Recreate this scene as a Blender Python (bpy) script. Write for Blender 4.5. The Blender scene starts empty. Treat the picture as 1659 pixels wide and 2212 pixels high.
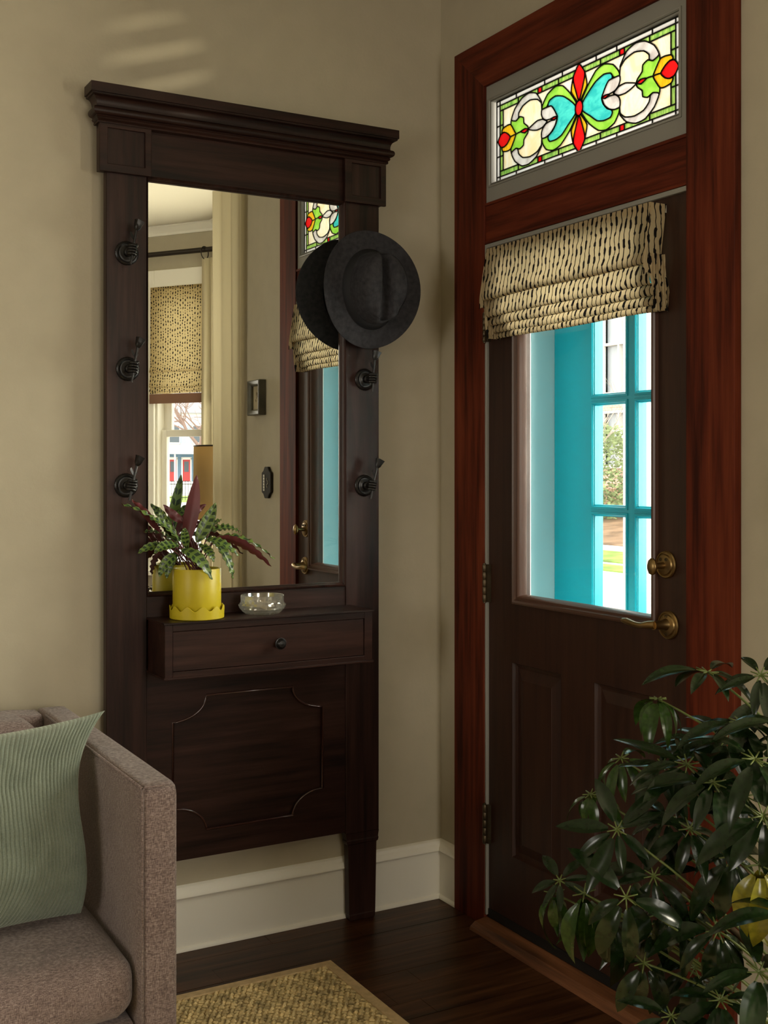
import bpy, bmesh, math, random
from mathutils import Vector, Matrix, noise
from mathutils.geometry import delaunay_2d_cdt
random.seed(7)
SC = bpy.context.scene
COL = SC.collection
PI = math.pi

# ------------------------------------------------------------------ camera, world, lights, exposure
FPX, CXP, HZ, YAW = 2535.0, 829.5, 1016.0, math.radians(29.3846)
CAM = Vector((-1.992, -3.168, 1.354))
cam_d = bpy.data.cameras.new('camera')
cam_d.sensor_fit = 'HORIZONTAL'; cam_d.sensor_width = 24.0
cam_d.lens = FPX / 1659.0 * 24.0
cam_d.shift_y = -(1106.0 - HZ) / 1659.0
cam_d.clip_start = 0.05; cam_d.clip_end = 600
cam_o = bpy.data.objects.new('camera', cam_d); COL.objects.link(cam_o)
cam_o.location = CAM; cam_o.rotation_euler = (PI / 2, 0, -YAW)
SC.camera = cam_o

SC.view_settings.view_transform = 'Standard'
SC.view_settings.look = 'None'
SC.view_settings.gamma = 1.0
SC.view_settings.exposure = 0.0
SC.view_settings.use_curve_mapping = False
SC.cycles.use_denoising = True

world = bpy.data.worlds.new('overcast_sky'); SC.world = world
world.use_nodes = True
bgn = world.node_tree.nodes['Background']
bgn.inputs[0].default_value = (1.0, 0.97, 0.92, 1)
bgn.inputs[1].default_value = 4.4

def area(name, loc, direction, sx, sy, power, color=(1, .9, .72), spread=180):
    l = bpy.data.lights.new(name, 'AREA'); l.shape = 'RECTANGLE'; l.size = sx; l.size_y = sy
    l.energy = power; l.color = color; l.spread = math.radians(spread)
    o = bpy.data.objects.new(name, l); COL.objects.link(o)
    o.location = loc; o.rotation_euler = Vector(direction).to_track_quat('-Z', 'Y').to_euler()
    return o
WARM = (1.0, .90, .72)
area('daylight_porch', (.80, -1.12, 1.62), (-.85, .5, -.1), .9, 1.3, 90, (1, .93, .80))
area('daylight_bay_middle', (.93, -3.5, 1.4), (-1, .3, 0), .6, 1.2, 120, WARM)
area('daylight_bay_near', (.58, -2.17, 1.62), (-.8, -.6, -.05), .8, 1.9, 12, WARM)
area('added_left_fill', (-5.72, -2.6, 1.7), (1, .15, 0), 1.1, 1.5, 24, WARM)  # added fill for the door wall, from an invented window
area('added_rear_fill', (-.75, -6.72, 1.75), (-.05, 1, .05), 1.1, 1.5, 42, WARM)  # added frontal fill for the back wall, from an invented window

def added_streaks():
    # added striped spot in place of reflected sun: soft slanting streaks on the wall
    l = bpy.data.lights.new('streak_spot', 'SPOT'); l.energy = 420; l.color = (1, .88, .66); l.spot_size = math.radians(3.3); l.spot_blend = 1.0; l.shadow_soft_size = 0.0
    l.use_nodes = True; nt = l.node_tree; em = nt.nodes['Emission']
    tc = nt.nodes.new('ShaderNodeTexCoord'); mp = nt.nodes.new('ShaderNodeMapping'); mp.inputs['Rotation'].default_value = (0, 0, math.radians(-24)); mp.inputs['Scale'].default_value = (1, 1, 1)
    sp = nt.nodes.new('ShaderNodeSeparateXYZ'); m1 = nt.nodes.new('ShaderNodeMath'); m1.operation = 'MULTIPLY'; m1.inputs[1].default_value = 480
    sn = nt.nodes.new('ShaderNodeMath'); sn.operation = 'SINE'
    rp = nt.nodes.new('ShaderNodeMapRange'); rp.inputs[1].default_value = -.5; rp.inputs[2].default_value = 1.0
    nt.links.new(tc.outputs['Normal'], mp.inputs[0]); nt.links.new(mp.outputs[0], sp.inputs[0]); nt.links.new(sp.outputs[1], m1.inputs[0])
    nt.links.new(m1.outputs[0], sn.inputs[0]); nt.links.new(sn.outputs[0], rp.inputs[0]); nt.links.new(rp.outputs[0], em.inputs['Strength'])
    o = bpy.data.objects.new('streak_spot', l); COL.objects.link(o); o.location = (1.22, -5.82, 1.03)
    o.rotation_euler = (Vector((-.93, 0, 2.50)) - o.location).to_track_quat('-Z', 'Y').to_euler()
added_streaks()

# ------------------------------------------------------------------ picture helpers (camera ray to a plane)
FW = Vector((math.sin(YAW), math.cos(YAW), 0)); RT = Vector((math.cos(YAW), -math.sin(YAW), 0))
def ray(x, y):
    v = FW + RT * ((x - CXP) / FPX); v.z = (HZ - y) / FPX; return v
def at_y(x, y, Y):
    v = ray(x, y); return CAM + v * ((Y - CAM.y) / v.y)
def at_d(x, y, d): return CAM + ray(x, y) * d

# ------------------------------------------------------------------ materials
def M(name, color=(.5, .5, .5), rough=.5, metal=0.0, spec=.5):
    m = bpy.data.materials.new(name); m.use_nodes = True
    nt = m.node_tree; b = nt.nodes['Principled BSDF']
    b.inputs['Base Color'].default_value = (*color, 1); b.inputs['Roughness'].default_value = rough
    b.inputs['Metallic'].default_value = metal; b.inputs['Specular IOR Level'].default_value = spec
    m['b'] = 1
    return m, nt, b
def N(nt, t, **kw):
    n = nt.nodes.new(t)
    for k, v in kw.items(): setattr(n, k, v)
    return n
def coords(nt, kind='Object', scale=(1, 1, 1), rot=(0, 0, 0)):
    c = N(nt, 'ShaderNodeTexCoord'); mp = N(nt, 'ShaderNodeMapping')
    mp.inputs['Scale'].default_value = scale; mp.inputs['Rotation'].default_value = rot
    nt.links.new(c.outputs[kind], mp.inputs[0]); return mp.outputs[0]
def ramp(nt, fac, stops):
    r = N(nt, 'ShaderNodeValToRGB'); e = r.color_ramp.elements
    while len(e) < len(stops): e.new(.5)
    for i, (p, c) in enumerate(stops):
        e[i].position = p; e[i].color = (*c, 1) if len(c) == 3 else c
    nt.links.new(fac, r.inputs[0]); return r.outputs[0]
def noise_t(nt, vec, scale, detail=3, rough=.5, dist=0):
    n = N(nt, 'ShaderNodeTexNoise'); n.inputs['Scale'].default_value = scale
    n.inputs['Detail'].default_value = detail; n.inputs['Roughness'].default_value = rough
    n.inputs['Distortion'].default_value = dist
    if vec is not None: nt.links.new(vec, n.inputs['Vector'])
    return n.outputs['Fac']
def bump(nt, b, h, strength=.3, dist=.002):
    bm_ = N(nt, 'ShaderNodeBump'); bm_.inputs['Strength'].default_value = strength
    bm_.inputs['Distance'].default_value = dist
    nt.links.new(h, bm_.inputs['Height']); nt.links.new(bm_.outputs[0], b.inputs['Normal'])
def math_n(nt, op, a, b=None, c=None):
    n = N(nt, 'ShaderNodeMath', operation=op)
    for i, v in enumerate((a, b, c)):
        if v is None: continue
        if isinstance(v, (int, float)): n.inputs[i].default_value = v
        else: nt.links.new(v, n.inputs[i])
    return n.outputs[0]

def wood(name, dark, mid, light, grain='Z', rough=.38, scale=1.0, bumps=.15, spec=.5):
    m, nt, b = M(name, mid, rough, spec=spec)
    s = {'X': (3, 55, 55), 'Y': (55, 3, 55), 'Z': (55, 55, 3)}[grain]
    s2 = {'X': (1.2, 14, 14), 'Y': (14, 1.2, 14), 'Z': (14, 14, 1.2)}[grain]
    v = coords(nt, 'Object', tuple(a * scale for a in s)); v2 = coords(nt, 'Object', tuple(a * scale for a in s2))
    f = noise_t(nt, v, 1.0, 5, .65); g = noise_t(nt, v2, 1.0, 3, .5, 1.2)
    h = math_n(nt, 'ADD', math_n(nt, 'MULTIPLY', f, .55), math_n(nt, 'MULTIPLY', g, .45))
    c = ramp(nt, h, [(.36, dark), (.5, mid), (.66, light)])
    nt.links.new(c, b.inputs['Base Color']); bump(nt, b, f, bumps, .0015)
    return m
def plain(name, color, rough=.5, metal=0, spec=.5, bscale=None, bstr=.1, var=0):
    m, nt, b = M(name, color, rough, metal, spec)
    if bscale:
        v = coords(nt); n = noise_t(nt, v, bscale, 4, .6); bump(nt, b, n, bstr, .002)
        if var:
            n2 = noise_t(nt, v, bscale * .15, 3)
            c0 = tuple(x * (1 - var) for x in color); c1 = tuple(min(1, x * (1 + var)) for x in color)
            nt.links.new(ramp(nt, n2, [(.3, c0), (.7, c1)]), b.inputs['Base Color'])
    return m

MAT = {}
MAT['wall'] = plain('wall_paint', (.47, .42, .31), .75, 0, .25, 90, .25, .03)
MAT['ceiling'] = plain('ceiling_paint', (.50, .465, .375), .8, 0, .2, 60, .1)
MAT['trim_white'] = plain('white_trim_paint', (.86, .83, .73), .42, 0, .4, 40, .06)
MAT['tree_v'] = wood('hall_tree_wood_upright', (.0085, .0032, .0022), (.024, .0092, .0063), (.046, .0190, .0135), 'Z', .38, spec=.24)
MAT['tree_h'] = wood('hall_tree_wood_level', (.0085, .0032, .0022), (.024, .0092, .0063), (.046, .0190, .0135), 'X', .38, spec=.24)
MAT['bead'] = plain('polished_bead_wood', (.045, .018, .014), .2, 0, .8)
MAT['case_v'] = wood('casing_wood_upright', (.034, .006, .0025), (.105, .018, .0068), (.175, .036, .013), 'Z', .6, .8, spec=.12)
MAT['case_h'] = wood('casing_wood_level', (.034, .006, .0025), (.105, .018, .0068), (.175, .036, .013), 'Y', .6, .8, spec=.12)
MAT['door'] = wood('dark_door_wood', (.020, .0068, .0038), (.034, .0122, .0066), (.046, .0178, .0096), 'Z', .42, 1, .08, spec=.4)
MAT['door_mould'] = plain('dark_door_moulding', (.075, .033, .020), .35, 0, .5, 80, .05)
MAT['floor'] = wood('dark_floor_wood', (.014, .0043, .0015), (.054, .0195, .0072), (.12, .048, .019), 'X', .36, .8, .12, spec=.2)
MAT['thresh'] = wood('threshold_wood', (.05, .016, .006), (.15, .055, .02), (.25, .10, .04), 'Y', .5, 1)
MAT['grey'] = plain('grey_sash_paint', (.27, .262, .235), .5, 0, .4, 60, .05)
MAT['brass'] = plain('aged_brass', (.30, .20, .085), .36, 1.0, .5, 120, .06, .25)
MAT['black_iron'] = plain('black_iron', (.010, .009, .009), .32, .35, .6, 150, .12)
MAT['lead'] = plain('lead_came', (.012, .012, .011), .5, .3)
MAT['dark_steel'] = plain('dark_hinge_steel', (.10, .075, .045), .4, .8, .5, 200, .1, .3)
MAT['pot'] = plain('yellow_pot_glaze', (.53, .42, .012), .42, 0, .45, 70, .03)
MAT['soil'] = plain('potting_soil', (.03, .018, .010), .9, 0, .2, 60, .8)
MAT['felt'] = plain('charcoal_felt', (.036, .035, .040), .9, 0, .2, 500, .35, .3)
MAT['teal'] = plain('teal_paint', (.001, .30, .40), .42, 0, .3, 12, .04)
MAT['pale_teal'] = plain('pale_teal_paint', (.40, .66, .73), .35, 0, .5, 12, .04)
MAT['white_ext'] = plain('white_exterior_paint', (.80, .77, .72), .6)
MAT['stem'] = plain('green_stem', (.10, .13, .025), .5)
MAT['bark'] = plain('brown_bark', (.09, .06, .03), .8, 0, .2, 60, .6, .3)
MAT['rod'] = plain('dark_bronze_rod', (.03, .022, .015), .4, .6)
MAT['plaque'] = plain('dark_plaque', (.03, .026, .02), .7, 0, .2)
MAT['ivory'] = plain('ivory_plastic', (.6, .56, .45), .4)
MAT['clay'] = plain('dark_clay_pot', (.05, .04, .035), .6)

def m_mirror():
    m = bpy.data.materials.new('mirror_glass'); m.use_nodes = True; nt = m.node_tree; nt.nodes.clear()
    o = N(nt, 'ShaderNodeOutputMaterial'); g = N(nt, 'ShaderNodeBsdfGlossy'); g.inputs['Roughness'].default_value = 0
    g.inputs['Color'].default_value = (.86, .88, .84, 1); nt.links.new(g.outputs[0], o.inputs[0]); return m
MAT['mirror'] = m_mirror()
def m_pane(name, tint=(.97, .98, .97), refl=.012):
    m = bpy.data.materials.new(name); m.use_nodes = True; nt = m.node_tree; nt.nodes.clear()
    o = N(nt, 'ShaderNodeOutputMaterial'); t = N(nt, 'ShaderNodeBsdfTransparent'); t.inputs[0].default_value = (*tint, 1)
    g = N(nt, 'ShaderNodeBsdfGlossy'); g.inputs['Roughness'].default_value = .02
    lw = N(nt, 'ShaderNodeLayerWeight'); lw.inputs[0].default_value = .5
    fr = math_n(nt, 'ADD', math_n(nt, 'MULTIPLY', math_n(nt, 'POWER', lw.outputs['Facing'], 4.0), .6), refl)
    mx = N(nt, 'ShaderNodeMixShader'); nt.links.new(fr, mx.inputs[0])
    nt.links.new(t.outputs[0], mx.inputs[1]); nt.links.new(g.outputs[0], mx.inputs[2]); nt.links.new(mx.outputs[0], o.inputs[0])
    return m
MAT['pane'] = m_pane('clear_window_glass')
def m_crystal():
    m = bpy.data.materials.new('cut_crystal'); m.use_nodes = True; nt = m.node_tree; nt.nodes.clear()
    o = N(nt, 'ShaderNodeOutputMaterial'); g = N(nt, 'ShaderNodeBsdfGlass'); g.inputs['IOR'].default_value = 1.5
    g.inputs['Roughness'].default_value = 0.02; g.inputs[0].default_value = (.97, .97, .95, 1)
    t = N(nt, 'ShaderNodeBsdfGlossy'); t.inputs['Roughness'].default_value = .12; t.inputs[0].default_value = (.95, .93, .88, 1)
    d = N(nt, 'ShaderNodeBsdfTranslucent'); d.inputs[0].default_value = (.9, .88, .82, 1)
    a = N(nt, 'ShaderNodeMixShader'); a.inputs[0].default_value = .3; b = N(nt, 'ShaderNodeMixShader'); b.inputs[0].default_value = .14
    nt.links.new(g.outputs[0], a.inputs[1]); nt.links.new(t.outputs[0], a.inputs[2])
    nt.links.new(a.outputs[0], b.inputs[1]); nt.links.new(d.outputs[0], b.inputs[2])
    nt.links.new(b.outputs[0], o.inputs[0]); return m
MAT['crystal'] = m_crystal()
def m_stained(name, c, c2=None, streak=None, clear=.25, scale=22):
    m = bpy.data.materials.new(name); m.use_nodes = True; nt = m.node_tree; nt.nodes.clear()
    o = N(nt, 'ShaderNodeOutputMaterial')
    c2 = c2 or tuple(x * .8 for x in c)
    v = coords(nt, 'Object', streak or (1, 1, 1))
    f = noise_t(nt, v, scale, 4, .6, .8)
    k_ = .30; colr = ramp(nt, f, [(.35, tuple(x * k_ for x in c2)), (.62, tuple(x * k_ for x in c))])
    t = N(nt, 'ShaderNodeBsdfTranslucent'); tr = N(nt, 'ShaderNodeBsdfTransparent'); g = N(nt, 'ShaderNodeBsdfGlossy')
    g.inputs['Roughness'].default_value = .12
    nt.links.new(colr, t.inputs[0]); nt.links.new(colr, tr.inputs[0])
    a = N(nt, 'ShaderNodeMixShader'); a.inputs[0].default_value = clear
    nt.links.new(t.outputs[0], a.inputs[1]); nt.links.new(tr.outputs[0], a.inputs[2])
    bb = N(nt, 'ShaderNodeMixShader'); bb.inputs[0].default_value = .04
    nt.links.new(a.outputs[0], bb.inputs[1]); nt.links.new(g.outputs[0], bb.inputs[2])
    nt.links.new(bb.outputs[0], o.inputs[0]); return m
SG = {
 'red': m_stained('stained_red', (.95, .012, .012), (.78, .004, .006)),
 'amber': m_stained('stained_amber', (1, .62, .02), (.90, .40, .006), (1, 6, 1), scale=30),
 'teal': m_stained('stained_teal', (.08, .72, .62), (.03, .50, .48), (1, 1, 2.5)),
 'green': m_stained('stained_lime', (.42, .80, .09), (.26, .62, .045)),
 'stripe': m_stained('stained_streaky_green', (.50, .74, .16), (.13, .36, .05), (1, 5, .6), scale=28),
 'grey': m_stained('stained_grey', (.82, .76, .70), (.52, .46, .42)),
 'cream': m_stained('stained_cream', (1, .93, .74), (1, .80, .44), (1, 1.5, 1), scale=14),
 'white': m_stained('stained_clear_white', (1, .97, .92), (.92, .88, .84)),
}
def m_cloth(name, color, transl=.35, weave=500, rough=.9):
    m, nt, b = M(name, color, rough, spec=.15)
    o = nt.nodes['Material Output']
    v = coords(nt); n = noise_t(nt, v, weave, 2); bump(nt, b, n, .25, .001)
    t = N(nt, 'ShaderNodeBsdfTranslucent'); t.inputs[0].default_value = (*color, 1)
    mx = N(nt, 'ShaderNodeMixShader'); mx.inputs[0].default_value = transl
    nt.links.new(b.outputs[0], mx.inputs[1]); nt.links.new(t.outputs[0], mx.inputs[2]); nt.links.new(mx.outputs[0], o.inputs[0])
    return m
MAT['curtain'] = m_cloth('cream_linen_curtain', (.60, .53, .36), .3, 300)
MAT['burlap'] = m_cloth('burlap_lampshade', (.50, .37, .18), .45, 260)
def m_blind(name, base, stripes, blobfreq, thin, thick, transl=.3, gap=False):
    """cream linen with wavy dark threads that swell into blobs; UV in metres"""
    m, nt, b = M(name, base, .9, spec=.12)
    o = nt.nodes['Material Output']
    uv = N(nt, 'ShaderNodeUVMap'); sep = N(nt, 'ShaderNodeSeparateXYZ'); nt.links.new(uv.outputs[0], sep.inputs[0])
    u, v = sep.outputs[0], sep.outputs[1]
    cmb = N(nt, 'ShaderNodeCombineXYZ'); nt.links.new(math_n(nt, 'MULTIPLY', u, 14), cmb.inputs[0]); nt.links.new(math_n(nt, 'MULTIPLY', v, 22), cmb.inputs[1])
    wob = noise_t(nt, cmb.outputs[0], 1.0, 2)
    uu = math_n(nt, 'ADD', math_n(nt, 'MULTIPLY', u, stripes), math_n(nt, 'MULTIPLY', math_n(nt, 'SUBTRACT', wob, .5), 1.1))
    cell = math_n(nt, 'FLOOR', uu); fr = math_n(nt, 'ABSOLUTE', math_n(nt, 'SUBTRACT', math_n(nt, 'FRACT', uu), .5))
    hsh = N(nt, 'ShaderNodeTexWhiteNoise', noise_dimensions='1D'); nt.links.new(cell, hsh.inputs['W'])
    vv = math_n(nt, 'ADD', math_n(nt, 'MULTIPLY', v, blobfreq), math_n(nt, 'MULTIPLY', hsh.outputs['Value'], 57))
    n1 = N(nt, 'ShaderNodeTexNoise', noise_dimensions='1D'); n1.inputs['Scale'].default_value = 1; n1.inputs['Detail'].default_value = 0
    nt.links.new(vv, n1.inputs['W'])
    bl = ramp(nt, n1.outputs['Fac'], [(.50, (0, 0, 0)), (.58, (1, 1, 1))])
    th = math_n(nt, 'ADD', math_n(nt, 'MULTIPLY', bl, thick), thin)
    mask = math_n(nt, 'LESS_THAN', fr, th)
    mixc = N(nt, 'ShaderNodeMix', data_type='RGBA'); nt.links.new(mask, mixc.inputs[0])
    mixc.inputs[6].default_value = (*base, 1); mixc.inputs[7].default_value = (.012, .010, .010, 1)
    nt.links.new(mixc.outputs[2], b.inputs['Base Color'])
    vv3 = coords(nt); bump(nt, b, noise_t(nt, vv3, 700, 2), .25, .001)
    t = N(nt, 'ShaderNodeBsdfTranslucent'); nt.links.new(mixc.outputs[2], t.inputs[0])
    mx = N(nt, 'ShaderNodeMixShader'); mx.inputs[0].default_value = transl
    nt.links.new(b.outputs[0], mx.inputs[1]); nt.links.new(t.outputs[0], mx.inputs[2]); nt.links.new(mx.outputs[0], o.inputs[0])
    return m
MAT['blind'] = m_blind('patterned_linen', (.54, .425, .255), 54, 40, .085, .13, .42)
MAT['blind2'] = m_blind('patterned_linen_dashes', (.50, .385, .185), 52, 62, .02, .19, .5)
MAT['braid'] = m_cloth('rust_braid_trim', (.27, .15, .10), .2, 400)

def m_sofa():
    m, nt, b = M('taupe_tweed', (.17, .13, .115), .92, spec=.15)
    v1 = coords(nt, 'Object', (900, 900, 130)); v2 = coords(nt, 'Object', (130, 130, 900)); v3 = coords(nt, 'Object', (1, 1, 1))
    a = noise_t(nt, v1, 1, 2); c = noise_t(nt, v2, 1, 2); big = noise_t(nt, v3, 9, 3)
    h = math_n(nt, 'ADD', math_n(nt, 'MULTIPLY', math_n(nt, 'ADD', a, c), .5), math_n(nt, 'MULTIPLY', math_n(nt, 'SUBTRACT', big, .5), .12))
    col = ramp(nt, h, [(.36, (.095, .068, .062)), (.5, (.215, .157, .145)), (.66, (.40, .325, .29))])
    nt.links.new(col, b.inputs['Base Color']); bump(nt, b, h, .7, .003)
    b.inputs['Sheen Weight'].default_value = .25
    return m
MAT['sofa'] = m_sofa()
def m_cord():
    m, nt, b = M('green_corduroy', (.15, .20, .155), .9, spec=.12)
    v = coords(nt); n = noise_t(nt, v, 350, 3); n2 = noise_t(nt, v, 18, 3)
    h = math_n(nt, 'ADD', math_n(nt, 'MULTIPLY', n, .5), math_n(nt, 'MULTIPLY', n2, .5))
    nt.links.new(ramp(nt, h, [(.3, (.135, .165, .130)), (.7, (.245, .285, .225))]), b.inputs['Base Color'])
    bump(nt, b, n, .35, .002); b.inputs['Sheen Weight'].default_value = .6
    b.inputs['Sheen Tint'].default_value = (.9, .95, .8, 1)
    return m
MAT['cord'] = m_cord()
MAT['rug'] = plain('seagrass', (.62, .475, .23), .8, 0, .25, 260, .8, .5)
MAT['rug_edge'] = plain('tan_binding_tape', (.62, .45, .24), .85, 0, .2, 400, .3, .12)
def m_leafspot():
    m, nt, b = M('spotted_leaf_top', (.1, .2, .03), .33, spec=.5)
    uv = N(nt, 'ShaderNodeUVMap'); sep = N(nt, 'ShaderNodeSeparateXYZ'); nt.links.new(uv.outputs[0], sep.inputs[0])
    u, v = sep.outputs[0], sep.outputs[1]            # u along 0..1, v across -1..1
    av = math_n(nt, 'ABSOLUTE', v)
    s = math_n(nt, 'SINE', math_n(nt, 'ADD', math_n(nt, 'MULTIPLY', u, 38), math_n(nt, 'MULTIPLY', av, -2.6)))
    band = math_n(nt, 'MULTIPLY', math_n(nt, 'GREATER_THAN', s, -.05), math_n(nt, 'MULTIPLY', math_n(nt, 'GREATER_THAN', av, .10), math_n(nt, 'LESS_THAN', av, .74)))
    edge = math_n(nt, 'GREATER_THAN', av, .93)
    msk = math_n(nt, 'MAXIMUM', band, edge)
    mx = N(nt, 'ShaderNodeMix', data_type='RGBA'); nt.links.new(msk, mx.inputs[0])
    mx.inputs[6].default_value = (.125, .195, .038, 1); mx.inputs[7].default_value = (.016, .038, .014, 1)
    nt.links.new(mx.outputs[2], b.inputs['Base Color']); return m
MAT['leaf_top'] = m_leafspot()
MAT['leaf_under'] = plain('purple_leaf_underside', (.115, .022, .025), .45, 0, .4, 60, .1, .3)
def m_leaf(name, c):
    m, nt, b = M(name, c, .2, spec=.5)
    o = nt.nodes['Material Output']; v = coords(nt); n = noise_t(nt, v, 12, 2)
    nt.links.new(ramp(nt, n, [(.3, tuple(x * .7 for x in c)), (.7, tuple(x * 1.3 for x in c))]), b.inputs['Base Color'])
    t = N(nt, 'ShaderNodeBsdfTranslucent'); t.inputs[0].default_value = (c[0] * 1.6, c[1] * 1.5, c[2], 1)
    mx = N(nt, 'ShaderNodeMixShader'); mx.inputs[0].default_value = .22
    nt.links.new(b.outputs[0], mx.inputs[1]); nt.links.new(t.outputs[0], mx.inputs[2]); nt.links.new(mx.outputs[0], o.inputs[0])
    return m
MAT['leaf'] = m_leaf('dark_umbrella_leaf', (.010, .023, .006))
MAT['leaf_b'] = m_leaf('young_umbrella_leaf', (.028, .064, .010))
MAT['leaf_y'] = m_leaf('yellowing_leaf', (.22, .20, .015))

# ------------------------------------------------------------------ mesh helpers
class MB:
    def __init__(s): s.v = []; s.f = []; s.m = []; s.uv = {}
    def add(s, vs, fs, mi=0):
        b = len(s.v); s.v += [Vector(p) for p in vs]; s.f += [tuple(b + i for i in f) for f in fs]; s.m += [mi] * len(fs); return b
    def box(s, x0, x1, y0, y1, z0, z1, mi=0):
        x0, x1 = min(x0, x1), max(x0, x1); y0, y1 = min(y0, y1), max(y0, y1); z0, z1 = min(z0, z1), max(z0, z1)
        s.add([(x0, y0, z0), (x1, y0, z0), (x1, y1, z0), (x0, y1, z0), (x0, y0, z1), (x1, y0, z1), (x1, y1, z1), (x0, y1, z1)],
              [(0, 3, 2, 1), (4, 5, 6, 7), (0, 1, 5, 4), (1, 2, 6, 5), (2, 3, 7, 6), (3, 0, 4, 7)], mi); return s
    def grid(s, rows, close_u=False, mi=0, uv=None):
        """rows: list of lists of points; faces between; uv: same shape"""
        n = len(rows[0]); b = len(s.v)
        for r in rows: s.v += [Vector(p) for p in r]
        for i in range(len(rows) - 1):
            for j in range(n if close_u else n - 1):
                k = (j + 1) % n
                f = (b + i * n + j, b + i * n + k, b + (i + 1) * n + k, b + (i + 1) * n + j)
                if uv: s.uv[len(s.f)] = (uv[i][j], uv[i][k], uv[i + 1][k], uv[i + 1][j])
                s.f.append(f); s.m.append(mi)
        return b
    def cap(s, b, n, rev=False, mi=0):
        f = tuple(range(b, b + n)); s.f.append(f[::-1] if rev else f); s.m.append(mi)
    def tube(s, pts, rad, n=8, caps=True, mi=0):
        pts = [Vector(p) for p in pts]
        if not hasattr(rad, '__len__'): rad = [rad] * len(pts)
        rows = []; up = Vector((.13, .31, .94)).normalized()
        for i, p in enumerate(pts):
            t = (pts[min(i + 1, len(pts) - 1)] - pts[max(i - 1, 0)]).normalized()
            a = t.cross(up)
            if a.length < .05: a = t.cross(Vector((1, 0, 0)))
            a.normalize(); c = t.cross(a)
            rows.append([p + (a * math.cos(2 * PI * k / n) + c * math.sin(2 * PI * k / n)) * rad[i] for k in range(n)])
        b = s.grid(rows, True, mi)
        if caps: s.cap(b, n, True, mi); s.cap(b + n * (len(pts) - 1), n, False, mi)
        return s
    def lathe(s, prof, n=32, mat=None, caps=True, mi=0, sq=None):
        """prof: (r, z) around local Z; mat places it"""
        mat = mat or Matrix.Identity(4)
        rows = []
        for i, (r, z) in enumerate(prof):
            rows.append([mat @ Vector((r * math.cos(2 * PI * k / n) * (sq(k, i)[0] if sq else 1), r * math.sin(2 * PI * k / n) * (sq(k, i)[1] if sq else 1), z)) for k in range(n)])
        b = s.grid(rows, True, mi)
        if caps:
            if prof[0][0] > 1e-6: s.cap(b, n, True, mi)
            if prof[-1][0] > 1e-6: s.cap(b + n * (len(prof) - 1), n, False, mi)
        return s
    def prism(s, poly, fn, d0, d1, mi=0):
        """poly 2d outline; fn(a, b, d) -> 3d"""
        n = len(poly); b = s.add([fn(a, c, d0) for a, c in poly] + [fn(a, c, d1) for a, c in poly], [], mi)
        fs = [tuple(b + i for i in range(n)), tuple(b + n + i for i in reversed(range(n)))]
        fs += [(b + i, b + n + i, b + n + (i + 1) % n, b + (i + 1) % n) for i in range(n)]
        s.f += fs; s.m += [mi] * len(fs); return s
    def plate(s, outer, holes, fn, d0, d1, mi=0):
        """flat plate with holes, by constrained triangulation"""
        pts = []; edges = []; loops = [outer] + holes
        for lp in loops:
            b = len(pts); pts += [Vector(p) for p in lp]; edges += [(b + i, b + (i + 1) % len(lp)) for i in range(len(lp))]
        vo, eo, fo, *_ = delaunay_2d_cdt(pts, edges, [], 1, 1e-6)
        keep = []
        for f in fo:
            c = sum((vo[i] for i in f), Vector((0, 0))) / len(f)
            if inside(c, outer) and not any(inside(c, h) for h in holes): keep.append(f)
        n = len(vo); b = s.add([fn(p.x, p.y, d0) for p in vo] + [fn(p.x, p.y, d1) for p in vo], [])
        for f in keep: s.f.append(tuple(b + i for i in f)); s.f.append(tuple(b + n + i for i in reversed(f))); s.m += [mi, mi]
        cnt = {}
        for f in keep:
            for i in range(len(f)):
                e = (f[i], f[(i + 1) % len(f)]); k = tuple(sorted(e)); cnt.setdefault(k, []).append(e)
        for k, es in cnt.items():
            if len(es) == 1:
                i, j = es[0]; s.f.append((b + j, b + i, b + n + i, b + n + j)); s.m.append(mi)
        return s
    def rect_sweep(s, xl, xr, yf, yb, prof, mi=0):
        """profile (d, z) swept round left, front, right of a rectangle"""
        rows = [[(xl - d, yb, z), (xl - d, yf - d, z), (xr + d, yf - d, z), (xr + d, yb, z)] for d, z in prof]
        b = s.grid(rows, True, mi); s.cap(b, 4, True, mi); s.cap(b + 4 * (len(rows) - 1), 4, False, mi); return s
    def xform(s, mat, start=0):
        for i in range(start, len(s.v)): s.v[i] = mat @ s.v[i]
        return s
def inside(p, poly):
    x, y = p[0], p[1]; r = False; n = len(poly)
    for i in range(n):
        x1, y1 = poly[i][0], poly[i][1]; x2, y2 = poly[(i + 1) % n][0], poly[(i + 1) % n][1]
        if (y1 > y) != (y2 > y) and x < (x2 - x1) * (y - y1) / (y2 - y1) + x1: r = not r
    return r

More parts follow.
